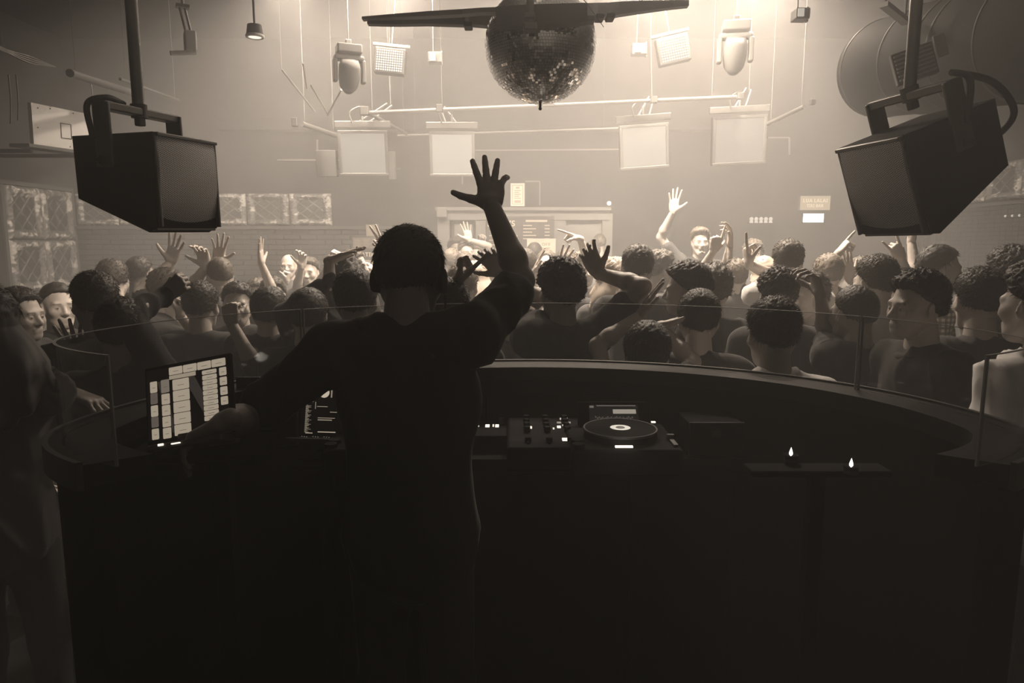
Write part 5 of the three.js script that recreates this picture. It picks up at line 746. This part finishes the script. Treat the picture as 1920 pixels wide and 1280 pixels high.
  { head: [1552, 516, 4.4], yaw: 175, hair: 'neat', hairTone: 0.16, skin: 'fair', shirt: 0.1, label: 'light haired head below a lit pointing hand', arms: [{ k: 'R', w: [1571, 476, 0], e: [1568, 540, 0], t: [1592, 450], p: 'd', pose: 'point' }] },
  { head: [1600, 592, 2.6], yaw: -165, hair: 'buzz', hairTone: 0.015, skin: 'tan', shirt: 0.015, label: 'shaven headed man in black, dark arm raised beside him', arms: [{ k: 'L', w: [1538, 552, 0.05], e: [1556, 680, 0], t: [1520, 494], p: 'l', pose: 'claw' }] },
  { bangles: true, head: [1612, 520, 4.5], yaw: 175, hair: 'long', hairTone: 0.06, skin: 'fair', shirt: 0.05, label: 'person with bangled wrist raised behind the shaven man', arms: [{ k: 'L', w: [1592, 522, -0.2], e: [1610, 560, -0.1], t: [1588, 492], p: 'a', pose: 'flat' }] },
  { head: [1640, 534, 3.25], yaw: 195, hair: 'crop', hairTone: 0.05, skin: 'fair', shirt: 0.5, fold: 2, label: 'man in grey creased T-shirt with lit neck seen from behind' },
  { head: [1694, 545, 4.1], yaw: 180, hair: 'neat', hairTone: 0.02, skin: 'fair', shirt: 0.05, label: 'person hidden by the curly profile, two hands raised against the tiles', arms: [{ k: 'L', w: [1690, 486, 0], e: [1706, 540, 0], t: [1672, 450], p: 'a', pose: 'horns', sleeve: 0.3 }, { k: 'R', w: [1706, 442, 0.2], e: [1708, 500, 0.15], t: [1710, 410], p: 'l', pose: 'point', sleeve: 0.3 }] },
  { head: [1716, 578, 2.55], headScale: 0.93, yaw: -82, hair: 'curly', hairTone: 0.012, skin: 'mid', shirt: 0.015, collar: 0.018, label: 'big curly dark head in profile facing left at right' },
  { head: [1762, 508, 3.9], yaw: 75, hair: 'neat', hairTone: 0.015, skin: 'mid', shirt: 0.6, check: checkMat, sleeve: 1.2, label: 'man in checked shirt by the right tile wall' },
  { head: [1834, 568, 2.6], yaw: 170, hair: 'crop', hairTone: 0.01, skin: 'mid', shirt: 0.04, label: 'dark cropped head in black T-shirt right of the checked shirt' },
  { head: [1892, 522, 3.5], yaw: 190, hair: 'curly', hairTone: 0.015, skin: 'tan', shirt: 0.02, label: 'dim dark head at the far right against the tiles' },
  { head: [1944, 576, 2.3], yaw: 200, hair: 'curly', hairTone: 0.03, skin: 'mid', shirt: 0.8, fold: 2.4, sleeve: 0.9, label: 'person in crumpled pale shirt cut by the right edge', arms: [] },
];
function bangles(r) {   // rings round the raised wrist behind the shaven man
  const o = thing('bracelets', 'pale bangles on a raised wrist left of the creased grey T-shirt', 'bracelets', [r.g0.x, 0, r.g0.z]), { E, W } = r.used.L, u = W.clone().sub(E).normalize(), q = new THREE.Quaternion().setFromUnitVectors(V(0, 0, 1), u);
  for (let i = 0; i < 3; i++) part('bangle', new THREE.TorusGeometry(0.033, 0.005, 6, 24).applyMatrix4(new THREE.Matrix4().compose(W.clone().addScaledVector(u, -0.012 - i * 0.02), q, V(1, 1, 1))), MAT.pale, o);
}
// keep a body's breadth between neighbours: slide them along their line of sight
const clearOf = (c) => { const x = (at(...c.head).x - 0.065) / 1.36; return Math.abs(x) < 1 ? 1.55 + 1.16 * Math.sqrt(1 - x * x) : 2.2; };
for (let k = 0; k < 160; k++) { for (const c of CROWD) c.head[2] = clamp(c.head[2], clearOf(c), 9.3); for (let i = 0; i < CROWD.length; i++) for (let j = 0; j < i; j++) {
  const a = CROWD[i], b = CROWD[j], A = at(...a.head), B = at(...b.head), dx = A.x - B.x, dz = A.z - B.z, need = 0.44; if (Math.hypot(dx, dz) >= need || Math.abs(dx) > need) continue;
  const gap = (Math.sqrt(need * need - dx * dx) - Math.abs(dz)) * 0.25, s = dz > 0 || (dz === 0 && i > j) ? 1 : -1; a.head[2] -= s * gap; b.head[2] += s * gap;
} }
for (const c of CROWD) { c.head[2] = clamp(c.head[2], clearOf(c), 9.3); const r = person(c); if (c.bangles) bangles(r); }

renderer.render(scene, camera);
